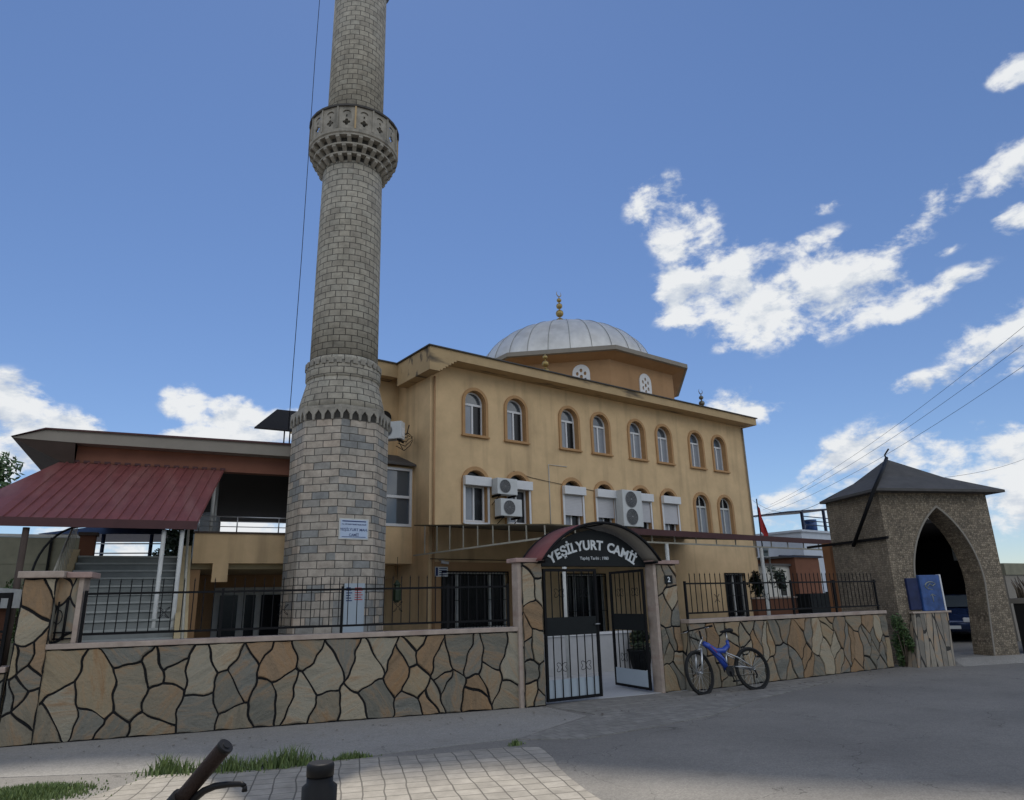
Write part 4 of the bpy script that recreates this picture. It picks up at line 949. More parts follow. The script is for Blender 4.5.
# thin cable hanging beside the minaret
tag(MB().tube([(TX-1.45,TY-.6,22),(TX-1.5,TY-.6,16),(TX-1.50,TY-.6,10),(TX-1.50,TY-.5,5.55)],.009,5).build('lightning_cable', M['black_plastic']), 'thin cable hanging down the sky left of the minaret', 'cable')

# ---------------------------------------------------------------- left wing with terrace
wa = R(-11)
W0 = (3.875,17.27,0)
wing = empty('terrace_building', W0, wa, 'left wing with a covered terrace and a wide flat eave', 'building')
MB().box(0,4.2,0,.22,2.62,3.30).box(.44,.78,-.0,.219,2.2,2.619).build('parapet', M['plaster'], wing)
MB().box(-.02,4.2,-.04,.26,3.301,3.34).build('parapet_coping', M['soffit'], wing)
MB().box(0.0,4.2,.23,10.5,2.50,2.74).build('terrace_floor', M['step_side'], wing)
MB().box(-2.56,4.2,0,.25,4.76,5.22).build('beam', M['beam_paint'], wing)
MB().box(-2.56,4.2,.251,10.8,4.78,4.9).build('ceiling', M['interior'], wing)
# roof slab with an inclined soffit at the left
mb = MB(); mb.box(-2.56,4.2,-.35,11,5.16,5.44)
mb.add([(-3.70,-.35,5.18),(-2.56,-.35,5.16),(-2.56,-.35,5.44),(-3.15,-.35,5.40),(-3.70,-.35,5.20),
        (-3.70,9,5.18),(-2.56,9,5.16),(-2.56,9,5.44),(-3.15,9,5.40),(-3.70,9,5.20)],[(4,3,2,1,0),(5,6,7,8,9),(0,5,9,4),(4,9,8,3),(3,8,7,2)])
mb.build('roof_slab', M['fascia'], wing)
mb = MB(); mb.add([(-3.70,-.34,5.178),(-2.57,-.34,5.158),(-2.57,0,4.66),(-2.57,9,4.66),(-3.70,9,5.178)],[(0,1,2),(0,2,3,4)]); mb.build('soffit', M['soffit'], wing)
MB().add([(-3.74,-.40,5.205),(-3.15,-.40,5.44),(4.2,-.40,5.50),(4.2,9,6.0),(-2.9,9,5.9),(-3.74,9,5.22),(-3.15,-.40,5.405),(4.2,-.40,5.45)],[(0,1,6),(1,2,7,6),(0,5,4,1),(1,4,3,2)]).build('roof_sheet', M['maroon_dk'], wing)
MB().box(4.0,4.2,.25,10,2.74,4.78).build('wall', M['brown_wall'], wing)
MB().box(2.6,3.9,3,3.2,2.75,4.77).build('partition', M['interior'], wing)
MB().box(-.02,4.2,3.0,3.2,0,2.49).box(-.02,.2,.24,3,0,2.49).build('lower_wall', M['plaster2'], wing)
MB().box(.7,2.6,2.93,2.999,.2,2.15).build('shop_front', M['white_metal'], wing)
for x0,x1 in ((.85,1.3),(1.5,1.75),(1.9,2.4)): MB().box(x0,x1,2.90,2.929,.35,1.95).build('window', M['glass_dk'], wing)
# terrace rail
rl = empty('terrace_rail', (W0[0],W0[1],3.341), wa, 'thin steel rail on the terrace parapet left of the minaret', 'railing')
mb = MB()
for z in (.13,.25,.36): mb.tube([(.05,.1,z),(3.9,.1,z)],.011 if z<.3 else .018,6)
mb.build('rail', M['chrome'], rl)
for x in (.07,.9,1.85,2.8,3.8): MB().tube([(x,.1,0),(x,.1,.36)],.016,6).build('post', M['chrome'], rl)
tk = empty('water_tank', (4.45,18.6,2.75), 0, 'grey rounded water tank on the terrace behind the rail', 'tank')
MB().lathe([(.28,0),(.3,.1),(.3,.95),(.26,1.1),(.12,1.17),(.1,1.2)],20,True).build('tank_body', M['tank'], tk)
MB().tube([(.1,-.25,0),(.1,-.25,1.95)],.03,8).build('pipe', M['white_metal'], tk)
# outside stair rising to the terrace
st = empty('outdoor_stair', W0, wa, 'wide grey outdoor stair climbing to the terrace under the maroon roof', 'stairs')
nst = 17; rise = 2.75/nst; run = .285; yT = -.1
mb = MB(); mt = MB()
for i in range(nst):
    z = 2.75-i*rise; y1 = yT-i*run
    mb.box(-2.2,-.28,y1-run,y1,0,z-.036)
    mt.box(-2.2,-.28,y1-run-.03,y1-.001,z-.035,z)
mb.build('risers', M['steps'], st)
mt.build('treads', M['tread'], st)
MB().box(-2.2,-.02,yT+.001,9,2.5,2.75).build('landing', M['steps'], st)
mb = MB(); yb = yT-nst*run
mb.add([(-.27,yT,0),(-.27,yb,0),(-.27,yb,.25),(-.27,yT,3.0),(-.05,yT,0),(-.05,yb,0),(-.05,yb,.25),(-.05,yT,3.0)],[(0,1,2,3),(7,6,5,4),(3,2,6,7),(1,5,6,2),(0,3,7,4)])
mb.add([(-2.42,yT,0),(-2.42,yb,0),(-2.42,yb,.2),(-2.42,yT,2.9),(-2.21,yT,0),(-2.21,yb,0),(-2.21,yb,.2),(-2.21,yT,2.9)],[(0,1,2,3),(7,6,5,4),(3,2,6,7),(1,5,6,2),(0,3,7,4)])
mb.build('side_wall', M['step_side'], st)
for xs in (-.16,-2.32):
    mb = MB(); mb.tube([(xs,yT,3.75),(xs,yb,1.0)],.02,6)
    for i in range(22): t = i/21; y = yT+(yb-yT)*t; mb.tube([(xs,y,2.95-2.72*t),(xs,y,3.73-2.75*t)],.008,4)
    mb.build('handrail', M['dull_metal'], st)
# maroon corrugated canopy over the stair
cn = empty('stair_canopy', W0, wa, 'ribbed maroon sheet canopy sloping over the outdoor stair', 'canopy')
yF = -2.75; zF = 3.22; zB = 4.78
def corr(x0,x1,yb_,zb_,yf,zf,n,sh=0.):
    mb = MB(); vs = []; 
    per = .0
    xs = []
    w = (x1-x0)/n
    for i in range(n):
        a = x0+i*w; xs += [(a,0),(a+w*.70,0),(a+w*.76,.035),(a+w*.90,.035),(a+w*.96,0)]
    xs.append((x1,0))
    for x,h in xs: vs += [(x,yb_,zb_+h),(x+sh,yf,zf+h),(x,yb_,zb_+h-.006),(x+sh,yf,zf+h-.006)]
    fs = []
    for i in range(len(xs)-1):
        a = i*4; b = a+4; fs += [(a,a+1,b+1,b),(a+2,b+2,b+3,a+3),(a+1,a+3,b+3,b+1)]
    return mb.add(vs,fs)
corr(-2.85,.50,-.02,zB,yF,zF,17,-.55).build('roof_sheet', M['maroon'], cn)
# left hip
mb = MB(); mb.add([(-2.85,-.02,zB),(-3.40,yF,zF),(-4.3,yF+.25,zF-.05),(-2.85,-.02,zB-.012),(-3.40,yF,zF-.012),(-4.3,yF+.25,zF-.062)],[(0,2,1),(3,4,5)])
mb.build('roof_hip', M['maroon'], cn)
MB().box(-4.3,-.05,yF-.035,yF-.006,zF-.12,zF+.04).build('eave_beam', M['maroon_dk'], cn)
mb = MB()
for x in [(-2.8+i*.2) for i in range(17)]: mb.box(x,x+.12,-.05,-.025,4.785,4.835)
mb.build('ridge_flashing', M['maroon_dk'], cn)
for x in (-.62,-.30): MB().tube([(x,yF+.1,0),(x,yF+.1,zF-.13)],.04,8).build('post', M['white_metal'], cn)
MB().tube([(-2.84,yF+.1,0),(-2.84,yF+.1,zF-.13)],.055,8).build('post', M['soffit'], cn)
MB().tube([(.33,.16,3.345),(.33,.16,4.755)],.04,8).build('post', M['white_metal'], cn)
MB().tube([(-1.98+ -.7*math.sin(t*PI/2), yF+.3, 3.15-.95*(1-math.cos(t*PI/2))*1.0) for t in [k/10 for k in range(11)]],.022,6).build('drain_hose', M['black_plastic'], cn)
# small dark raised panel roof behind the wing
pr = empty('solar_panel', (6.55,18.6,5.95), R(-8), 'dark tilted panel on thin legs above the wing roof beside the minaret', 'solar panel')
MB().add([(-1.15,-.2,.30),(.7,-.2,.30),(.9,1.2,1.25),(-.35,1.2,1.25),(-1.15,-.2,.34),(.7,-.2,.34),(.9,1.2,1.29),(-.35,1.2,1.29)],[(0,3,2,1),(4,5,6,7),(0,1,5,4),(1,2,6,5),(2,3,7,6),(3,0,4,7)]).build('panel', M['interior'], pr)
mb = MB(); mb.tube([(-.3,.1,-.3),(-.3,.1,.5)],.02,6); mb.tube([(-.15,.1,-.3),(-.15,.1,.5)],.02,6); mb.tube([(.5,1,-.3),(.5,1,1.1)],.02,6); mb.build('legs', M['dark_metal'], pr)

# ---------------------------------------------------------------- foliage
def foliage(mb, c, rad, n, leaf, clumps=14, flat=1.):
    cs = []
    for _ in range(clumps):
        v = Vector((random.gauss(0,1),random.gauss(0,1),random.gauss(0,1))).normalized()*random.uniform(.25,.85)
        cs.append((Vector((c[0]+v.x*rad[0],c[1]+v.y*rad[1],c[2]+v.z*rad[2])), random.uniform(.22,.45)))
    for _ in range(n):
        cc, s_ = random.choice(cs); d = Vector((random.gauss(0,1),random.gauss(0,1),random.gauss(0,1)*flat)).normalized()*(random.random()**.4)
        p = cc+Vector((d.x*rad[0]*s_,d.y*rad[1]*s_,d.z*rad[2]*s_))
        u = Vector((random.gauss(0,1),random.gauss(0,1),random.gauss(0,1))).normalized(); w = u.orthogonal().normalized(); l = leaf*random.uniform(.6,1.3)
        mb.add([p-u*l, p+w*l*.45, p+u*l, p-w*l*.45], [(0,1,2,3)])
mb = MB(); foliage(mb,(0,0,.72),(.42,.42,.34),2200,.035,12); mb.build('leaves', M['leaf_dk'], POT)
def tree(x,y,h,cr,n,leaf,label,m,name='tree',cat='tree',trunk=.12):
    t = empty(name, (x,y,0), random.uniform(0,6), label, cat)
    mb = MB(); mb.tube([(0,0,0),(.05,0,h*.3),(-.04,.05,h*.55),(0,0,h*.8)],[trunk,trunk*.8,trunk*.6,trunk*.25],8)
    for k in range(6):
        a = k*1.05+.3; z = h*(.4+.07*k); mb.tube([(0,0,z),(cr[0]*.4*math.cos(a),cr[1]*.4*math.sin(a),z+h*.12),(cr[0]*.75*math.cos(a),cr[1]*.75*math.sin(a),z+h*.22)],[trunk*.45,trunk*.28,trunk*.1],6)
    mb.build('trunk', M['bark'], t)
    mb = MB(); foliage(mb,(0,0,h-cr[2]*.85),cr,n,leaf,22); mb.build('crown', m, t); return t
def bush(x,y,z,rad,n,leaf,label,m,name='bush'):
    t = empty(name,(x,y,z),0,label,'bush')
    mb = MB(); foliage(mb,(0,0,rad[2]*.8),rad,n,leaf,16); mb.build('leaves', m, t)
    mb = MB()
    for k in range(5): a = k*1.3; mb.tube([(0,0,0),(rad[0]*.4*math.cos(a),rad[1]*.4*math.sin(a),rad[2]*1.1)],[.02,.008],5)
    mb.build('stems', M['bark'], t); return t
tree(-1.3,31.5,7.6,(1.8,1.8,1.4),5500,.13,'pale green tree rising beyond the terrace at the left edge',M['leaf_lt'],trunk=.18)
tree(5.35,24.5,4.7,(1.25,1.2,1.7),11000,.07,'dark bushy tree behind the top of the outdoor stair',M['leaf_dk'])
bush(-.15,15.4,.9,(.75,.7,.85),6000,.05,'green hedge bush behind the stone pier at the far left',M['leaf'])
bush(.75,17.6,1.2,(.45,.5,.6),1400,.05,'yellow green shrub beside the board fence left of the stair',M['leaf_lt'])
bush(16.85,7.85,0,(.26,.22,.62),2600,.035,'green climbing weed at the right end of the stone wall',M['leaf'],'climbing_weed')
# board fence at the far left
bf = empty('board_fence', (-4,20.3,0), R(-8), 'pale weathered board fence left of the stair', 'fence')
mb = MB()
for k in range(11): mb.box(0,6.0,0-.012*(k%2),.06,.3*k,.3*k+.2995)
mb.build('boards', M['ridged'], bf)
for x in (3.9,5.3): MB().box(x,x+.05,-.05,-.013,0,3.3).build('post', M['dark_metal'], bf)
MB().box(-.1,6.1,-.03,.1,3.31,3.37).build('top_rail', M['white_metal'], bf)
c_ = empty('brick_pillar', (1.85,18.3,0), wa, 'dark brick pillar at the top left of the outdoor stair', 'pillar')
MB().box(-.12,.18,-.15,.15,0,3.25).build('pillar_shaft', M['brown_wall'], c_); MB().box(-.16,.22,-.19,.19,3.251,3.32).build('cap', M['soffit'], c_)
# pavilion beyond the stair
pvn = empty('pavilion', (3.9,27,0), R(-20), 'dark low roofed pavilion seen above the outdoor stair', 'pavilion')
MB().add([(-2.2,-1.5,4.0),(2.2,-1.5,4.0),(2.2,1.5,4.0),(-2.2,1.5,4.0),(0,0,4.55)],[(0,1,4),(1,2,4),(2,3,4),(3,0,4),(3,2,1,0)]).build('roof', M['steel_blue'], pvn)
for x in (-1.8,-.4,1.0,1.8):
    MB().tube([(x,-1.3,0),(x,-1.3,4.0)],.06,6).build('post', M['steel_blue'], pvn)
mb = MB(); mb.tube([(-2,-1.4,3.7),(2,-1.4,3.7)],.02,5); mb.tube([(-2,-1.4,3.4),(2,-1.4,3.4)],.02,5); mb.build('rail', M['chrome'], pvn)

# ---------------------------------------------------------------- gatehouse on the right
ga = R(-24)
gh = empty('gatehouse', (17.0,7.9,0), ga, 'brown mosaic clad gatehouse with a pointed arch and pyramid roof', 'gatehouse')
GWd, GD, GH = 3.12, 1.95, 3.93
def parch(cx, w, z0, zs, zt_, n=12):
    # two-centred pointed arch
    h = zt_-zs; rr_ = (w*w+h*h)/(2*w); out = [(cx-w+.05,z0),(cx+w-.17,z0)]
    am = math.asin(min(1,h/rr_))
    for k in range(n+1): a = am*k/n; out.append((cx+w-rr_+rr_*math.cos(a), zs+rr_*math.sin(a)))
    for k in range(n-1,-1,-1): a = am*k/n; out.append((cx-w+rr_-rr_*math.cos(a), zs+rr_*math.sin(a)))
    return out
op = parch(1.57,.96,0,1.75,3.55)
def notch(outer_w, outer_h, hole):   # wall with an opening that reaches the ground
    return [(0,0)]+[hole[0]]+list(reversed(hole[2:]))+[hole[1],(outer_w,0),(outer_w,outer_h),(0,outer_h)]
def gwall(y0, t):
    o_ = notch(GWd,GH,op)
    return MB().plate(o_, [], t, Matrix.Translation((0,y0,0)))
w_ = gwall(0,.55); w_.box(.0,.3,.551,GD,0,GH); w_.box(.301,GWd,.551,GD,3.55,GH)
w_.build('wall', M['gate_tile'], gh)
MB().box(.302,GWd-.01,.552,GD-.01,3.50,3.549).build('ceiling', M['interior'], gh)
rim = parch(1.57,1.0,0,1.75,3.61); inn = parch(1.57,.962,0,1.75,3.552)
mb = MB(); pr_ = rim[1:]+[rim[0]]; pi_ = inn[1:]+[inn[0]]
N = len(pr_); vs = [(p[0],-.02,p[1]) for p in pr_]+[(p[0],-.02,p[1]) for p in pi_]+[(p[0],.01,p[1]) for p in pr_]+[(p[0],.01,p[1]) for p in pi_]; fs = []
for i in range(N-1): fs += [(i,i+1,N+i+1,N+i),(i,2*N+i,2*N+i+1,i+1),(N+i,N+i+1,3*N+i+1,3*N+i)]
mb.add(vs,fs); mb.build('arch_trim', M['fascia'], gh)
# pyramid roof, slightly bell-cast
mb = MB(); ex = .32; ax, ay, az = 1.52,1.25,5.0
ring0 = [(-ex,-ex,3.90),(GWd+ex-.05,-ex,3.90),(GWd+ex-.05,GD+.12,3.90),(-.12,GD+.08,3.90)]
ring1 = [(x,y,3.96) for x,y,z in ring0]
ring2 = [(ax+(x-ax)*.5,ay+(y-ay)*.5,4.39) for x,y,z in ring0]
mb.add(ring0+ring1+ring2+[(ax,ay,az)], [(3,2,1,0)]+[(i,(i+1)%4,4+(i+1)%4,4+i) for i in range(4)]+[(4+i,4+(i+1)%4,8+(i+1)%4,8+i) for i in range(4)]+[(8+i,8+(i+1)%4,12) for i in range(4)])
mb.build('roof', M['roof_grey'], gh)
MB().tube([(ax,ay,az-.02),(ax-.02,ay,az+.12),(ax+.02,ay,az+.16),(ax+.13,ay,az+.28)],.02,6).build('roof_bracket', M['dark_metal'], gh)
# leaning pole against it
o = MB().tube([(-.12,1.0,2.72),(-.40,-.36,3.93),(.6,.45,4.50),(1.42,1.12,5.0)],.045,8).build('leaning_pole', M['dark_metal'], None, (17.0,7.9,0), ga)
tag(o, 'dark leaning pole running up the gatehouse roof edge to its peak', 'pole')
o = MB().box(-.07,-.012,-.1,2.9,2.80,2.86).build('cross_beam', M['dark_metal'], None, (17.0,7.9,0), ga)
tag(o, 'thin dark beam along the left side of the gatehouse', 'beam')
# slate-faced sloping low wall in the arch
sw = empty('slate_wall', (17.0,7.9,0), ga, 'low wall of upright slate strips half closing the gatehouse arch', 'wall')
mb = MB(); mb.add([(-.12,-.42,0),(.86,-.42,0.0),(1.22,-.12,1.12),(.30,-.12,1.12),(-.12,.0-.021,0),(1.0,-.021,0),(1.22,-.021,1.12),(.30,-.021,1.12)],[(0,1,2,3),(1,5,6,2),(4,0,3,7),(3,2,6,7),(0,4,5,1)])
mb.build('wall_face', M['slate_strip'], sw)
MB().box(.25,1.3,-.14,-.015,1.121,1.16).build('coping', M['marble'], sw)
cb_ = empty('blue_cabinet', (17.0,7.9,1.163), ga, 'blue newspaper style cabinet standing on the slate wall in the arch', 'cabinet')
MB().box(.62,1.18,-.10,-.0,0,.80).build('front_panel', M['cab_blue'], cb_, bevel=.01)
MB().box(.30,.615,-.06,.02,.03,.74).build('side_panel', M['cab_dark'], cb_, bevel=.01)
MB().box(1.181,1.215,-.11,.0,-.0,.81).build('edge_strip', M['white'], cb_)
mb = MB(); mb.tube([(.9+.15*math.cos(t),-.104,.56+.085*math.sin(t)) for t in [.4+4.6*k/16 for k in range(17)]],[.004+.012*math.sin(PI*k/16) for k in range(17)],4)
mb.tube([(.8,-.104,.53),(.88,-.104,.60),(.95,-.104,.55),(1.03,-.104,.60)],.012,4); mb.tube([(.9,-.104,.36),(.9,-.104,.20)],.010,5); mb.tube([(.84,-.104,.33),(.9,-.104,.37),(.97,-.104,.33)],.010,5)
mb.build('emblem', mat('faded_print',(.22,.24,.22),.6,noise=.3,nscale=20), cb_)
# raised kerb mound by the arch
mb = MB(); mb.add([(.9,-.6,0),(3.6,-.5,0),(3.6,1.2,0),(.9,1.2,0),(1.1,-.1,.12),(3.4,-.1,.12),(3.4,1.2,.12),(1.1,1.2,.12)],[(0,1,5,4),(1,2,6,5),(3,0,4,7),(4,5,6,7)])
o = mb.build('ramp', M['walk'], None, (17.0,7.9,.0), ga); struct(o)
# carport, car
va = math.atan(.415)
cp = empty('carport', (24.0*math.cos(va),24.0*math.sin(va),0), va, 'deep unlit carport seen through the gatehouse arch', 'carport')
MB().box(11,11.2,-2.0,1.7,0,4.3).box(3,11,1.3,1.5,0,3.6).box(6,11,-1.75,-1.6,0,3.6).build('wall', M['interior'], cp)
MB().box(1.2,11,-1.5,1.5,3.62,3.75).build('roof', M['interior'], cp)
for y in (-1.4,1.35): MB().tube([(1.4,y,0),(1.4,y,3.6)],.06,8).build('post', M['dark_metal'], cp)
sg = empty('wall_poster', (34.9*math.cos(va)+.5,34.9*math.sin(va)-1.1,3.0), va-PI/2, 'small white poster on the dark wall inside the carport', 'poster')
MB().box(-.3,.1,0,.01,-.2,.45).build('paper', M['sign_white'], sg)
mb = MB(); mb.box(-.25,.05,-.004,-.001,.1,.16); mb.box(-.25,.05,-.004,-.001,.25,.31); mb.build('print', M['ink'], sg)

def car(x,y,rz,label,m,name='parked_car'):
    c = empty(name,(x,y,0),rz,label,'car')
    # side outline (x forward, z), lofted across the width with tumblehome
    prof = [(-2.1,.42),(-2.12,.75),(-1.95,.95),(-1.45,1.0),(-.95,1.38),(-.3,1.46),(.35,1.42),(1.0,1.02),(1.75,.88),(2.08,.70),(2.12,.42),(1.85,.28),(-1.85,.28)]
    mb = MB(); n = len(prof); cuts = [(-.83,.90,.0),(-.80,.97,.0),(-.62,1.,.0),(0,1.,.02),(.62,1.,.0),(.80,.97,.0),(.83,.90,.0)]
    vs = []
    for (yy,s_,dz) in cuts:
        for (px,pz) in prof:
            q = yy
            if pz > 1.05: q = yy*.80
            vs.append((px*(s_ if abs(yy)>.7 else 1), q, pz*(1 if pz<1 else 1)+dz))
    fs = []
    for i in range(len(cuts)-1):
        for k in range(n): fs.append((i*n+k,i*n+(k+1)%n,(i+1)*n+(k+1)%n,(i+1)*n+k))
    fs.append(tuple(range(n))); fs.append(tuple(range(6*n,7*n))[::-1])
    mb.add(vs,fs,True); b = mb.build('body', m, c)
    MB().add([(.40,-.60,1.41),(.40,.60,1.41),(1.0,.70,1.045),(1.0,-.70,1.045)],[(0,1,2,3)],False,Matrix.Translation((.03,0,.03))).build('windscreen', M['glass'], c)
    MB().add([(-1.0,-.60,1.36),(-1.0,.60,1.36),(-1.42,.68,1.03),(-1.42,-.68,1.03)],[(3,2,1,0)],False,Matrix.Translation((-.03,0,.03))).build('rear_window', M['glass'], c)
    for s_ in (-1,1):
        MB().add([(-.85,.70*s_,1.34),(.30,.70*s_,1.36),(.88,.83*s_,1.02),(-1.25,.83*s_,1.02)],[(0,1,2,3) if s_>0 else (3,2,1,0)],False,Matrix.Translation((0,.012*s_,0))).build('side_window', M['glass_dk'], c)
        MB().box(1.98,2.1,.5*s_-.16,.5*s_+.16,.62,.76).build('headlight', M['white'], c, bevel=.02)
        MB().box(.62,.78,.92*s_-.08,.92*s_+.08,1.0,1.12).build('mirror', m, c, bevel=.02)
        for xw in (-1.3,1.32):
            w = MB().tube([(xw,.70*s_,.31),(xw,.86*s_,.31)],.31,20).build('wheel', M['tyre'], c)
            MB().tube([(xw,.861*s_,.31),(xw,.875*s_,.31)],.19,14).build('rim', M['chrome'], w)
    MB().box(2.1,2.13,-.25,.25,.42,.52).build('number_plate', M['sign_white'], c)
    return c
car(27.3,10.75,R(196),'dark blue car parked in the shade beyond the gatehouse arch',M['car_blue'])

# things right of the gatehouse
rw = empty('yard_wall', (26.8,8.9,0), R(-6), 'grey yard wall with a yellowish top band right of the gatehouse', 'wall')
MB().box(0,14,0,.2,0,2.05).build('wall_face', M['fascia'], rw); MB().box(-.0,14,-.05,.25,2.051,2.42).build('top_band', M['ridged'], rw)
sh = empty('market_counter', (21.4,6.5,0), R(-10), 'dark open counter with a pale slab top at the right edge', 'counter')
MB().box(0,3,0,.6,.0,1.24).build('counter_body', M['interior'], sh); MB().box(-.03,3,-.05,.65,1.241,1.37).build('slab_top', M['fascia'], sh)
pp = empty('dry_palm', (21.55,6.85,1.372), 0, 'brown dried palm fronds standing on the counter at the right edge', 'plant')
mb = MB()
for k in range(70):
    x = random.uniform(0,2.6); y = random.uniform(-.15,.2); h = random.uniform(.35,.62); l = random.gauss(-.05,.1)
    mb.tube([(x,y,0),(x+l*.5,y,h*.5),(x+l*1.4,y+.05,h)],[.03,.022,.006],5)
mb.build('fronds', M['dead'], pp)
tw = empty('lattice_mast', (70,20.6,0), 0, 'distant thin lattice mast on the skyline right of the gatehouse', 'mast')
mb = MB()
for sx,sy in ((-.2,-.2),(.2,-.2),(.2,.2),(-.2,.2)): mb.tube([(sx,sy,0),(sx*.5,sy*.5,6.4)],.05,4)
for k in range(11): z = k*.6; s_=.2; mb.tube([(-s_,-s_,z),(s_,-s_,z+.6)],.03,4); mb.tube([(s_,-s_,z),(-s_,-s_,z+.6)],.03,4)
mb.build('mast', M['dark_metal'], tw); MB().box(-.35,.35,-.3,.3,5.7,6.3).build('antenna', M['dark_metal'], tw)

# ---------------------------------------------------------------- background houses between mosque and gatehouse
def house(name, loc, rz, w, d, h, m, label, wins, roof=None):
    r_ = empty(name, loc, rz, label, 'house')
    MB().box(0,w,0,d,0,h).build('wall', m, r_)
    MB().box(-.15,w+.15,-.15,d+.15,h+.001,h+.12).build('roof', roof or M['roof_grey'], r_)
    for (x0,x1,z0,z1) in wins:
        f = MB().plate([(x0,z0),(x1,z0),(x1,z1),(x0,z1)],[[(x0+.06,z0+.06),(x1-.06,z0+.06),(x1-.06,z1-.06),(x0+.06,z1-.06)]],.05,Matrix.Translation((0,-.04,0))).build('window', M['white_metal'], r_)
        MB().box(x0+.05,x1-.05,-.012,-.004,z0+.05,z1-.05).build('pane', M['glass_dk'], f)
    return r_
house('white_cottage',(33.2,22,0),R(0),2.6,4,3.1,M['house_cream'],'small cream house with one narrow window behind the fence',[(1.2,1.9,1.5,2.7)])
house('brick_shed',(35.6,21.6,0),0,2.4,4,3.55,M['brown_wall'],'windowless red brown building right of the small cream house',[])
hb = house('blue_house',(39.0,23.0,0),R(0),5.0,5,5.2,M['house_white'],'pale blue house with a steel roof frame behind the gatehouse',[(.7,1.5,2.2,3.6)],M['house_white'])
sf = empty('roof_frame', (39.0,23.0,5.33), 0, 'dark blue steel shelter frame on the roof of the pale blue house', 'shelter')
MB().add([(-1.1,0,.95),(4.8,0,1.5),(4.8,3,1.5),(-1.1,3,.95),(-1.1,0,1.03),(4.8,0,1.58),(4.8,3,1.58),(-1.1,3,1.03)],[(0,3,2,1),(4,5,6,7),(0,1,5,4),(1,2,6,5),(2,3,7,6),(3,0,4,7)]).build('roof', M['steel_blue'], sf)
for x,h in ((.4,1.08),(2.9,1.32),(4.4,1.46)): MB().box(x,x+.14,.0,.14,0,h).build('post', M['steel_blue'], sf)
mb = MB()
for z in (.3,.55,.8): mb.box(.4,4.6,.05,.1,z,z+.05)
mb.build('rail', M['steel_blue'], sf)
MB().tube([(1.9,.4,0),(1.9,.4,.7)],.35,12).build('water_drum', M['cab_blue'], sf)
bp_ = empty('brown_pillar',(18.55,10.15,0),R(-10),'orange brown pillar beside the gatehouse behind the fence','pillar')
MB().box(-.18,.17,-.12,.12,0,2.92).build('pillar_shaft', mat('terracotta_plaster',(.22,.10,.045),.9,noise=.1), bp_); MB().box(.171,.24,-.10,.10,0,2.9).build('edge_strip', M['marble'], bp_)
yw = empty('yard_wall',(18.5,12.6,0),R(-8),'low brown wall behind the right hand iron fence','wall')
MB().box(0,9,0,.2,0,1.5).build('wall_face', M['brown_wall'], yw); MB().box(-.03,9.03,-.03,.23,1.501,1.55).build('coping', M['marble'], yw)
# plants behind fence
bush(20.9,14.2,1.4,(.35,.3,.75),700,.07,'straggly creeper hanging behind the fence right of the mosque',M['leaf_dk'],'creeper')
bush(23.8,15.2,1.8,(.45,.4,.5),500,.07,'leafy vine on the beam end beside the gatehouse',M['leaf_dk'],'creeper')
bn = empty('black_bin',(20.2,11.9,0),0,'black barred crate behind the right hand fence','bin')
MB().box(0,1.6,0,.5,.9,1.62).build('crate_body', M['black'], bn); MB().box(1.75,2.1,0,.5,.9,1.66).build('lid', M['black'], bn)
lt_ = empty('floodlight',(19.6,12.9,2.85),R(-20),'small floodlight on the end post of the awning','floodlight')
MB().box(-.14,.14,-.06,.04,-.12,.16).build('lamp_housing', M['chrome'], lt_, bevel=.01); MB().box(-.1,.1,-.066,-.061,-.08,.12).build('lamp_glass', M['glass'], lt_)
wp = empty('awning_end_post',(19.5,12.9,0),0,'white post below the floodlight at the right end of the courtyard','post')
MB().tube([(0,.05,0),(0,.05,2.75)],.04,8).build('post_shaft', M['white_metal'], wp); MB().tube([(.42,.05,0),(.42,.05,2.75)],.03,8).build('pipe', M['white_metal'], wp)
# flag
fl = empty('flag',(33.95,22.4,0),0,'red flag hanging limp from a thin pole beyond the mosque','flag')
MB().tube([(0,0,0),(0,0,6.75)],[.045,.03],8).build('flagpole', M['dark_metal'], fl)
mb = MB(); vs=[]; fs=[]; nx,nz=8,12
for j in range(nz+1):
    for i in range(nx+1):
        u_=i/nx; v_=j/nz; vs.append((.03+u_*.62*(.35+.65*v_ if v_<.8 else .87-.5*(v_-.8)), .10*math.sin(u_*9+v_*2)*u_, 6.5-1.55*v_-.55*u_*(1-v_*.35)))
for j in range(nz):
    for i in range(nx): a=j*(nx+1)+i; fs.append((a,a+1,a+nx+2,a+nx+1))
mb.add(vs,fs,True); c = mb.build('cloth', M['red'], fl)

# ---------------------------------------------------------------- overhead lines
def wire(p,q,sag,r,label):
    p=Vector(p); q=Vector(q); n=16
    tag(MB().tube([p.lerp(q,k/n)-Vector((0,0,sag*4*(k/n)*(1-k/n))) for k in range(n+1)],r,4,caps=False).build('power_line', M['black_plastic']), label, 'power line', 'overhead lines right of the mosque')
WIRES = True

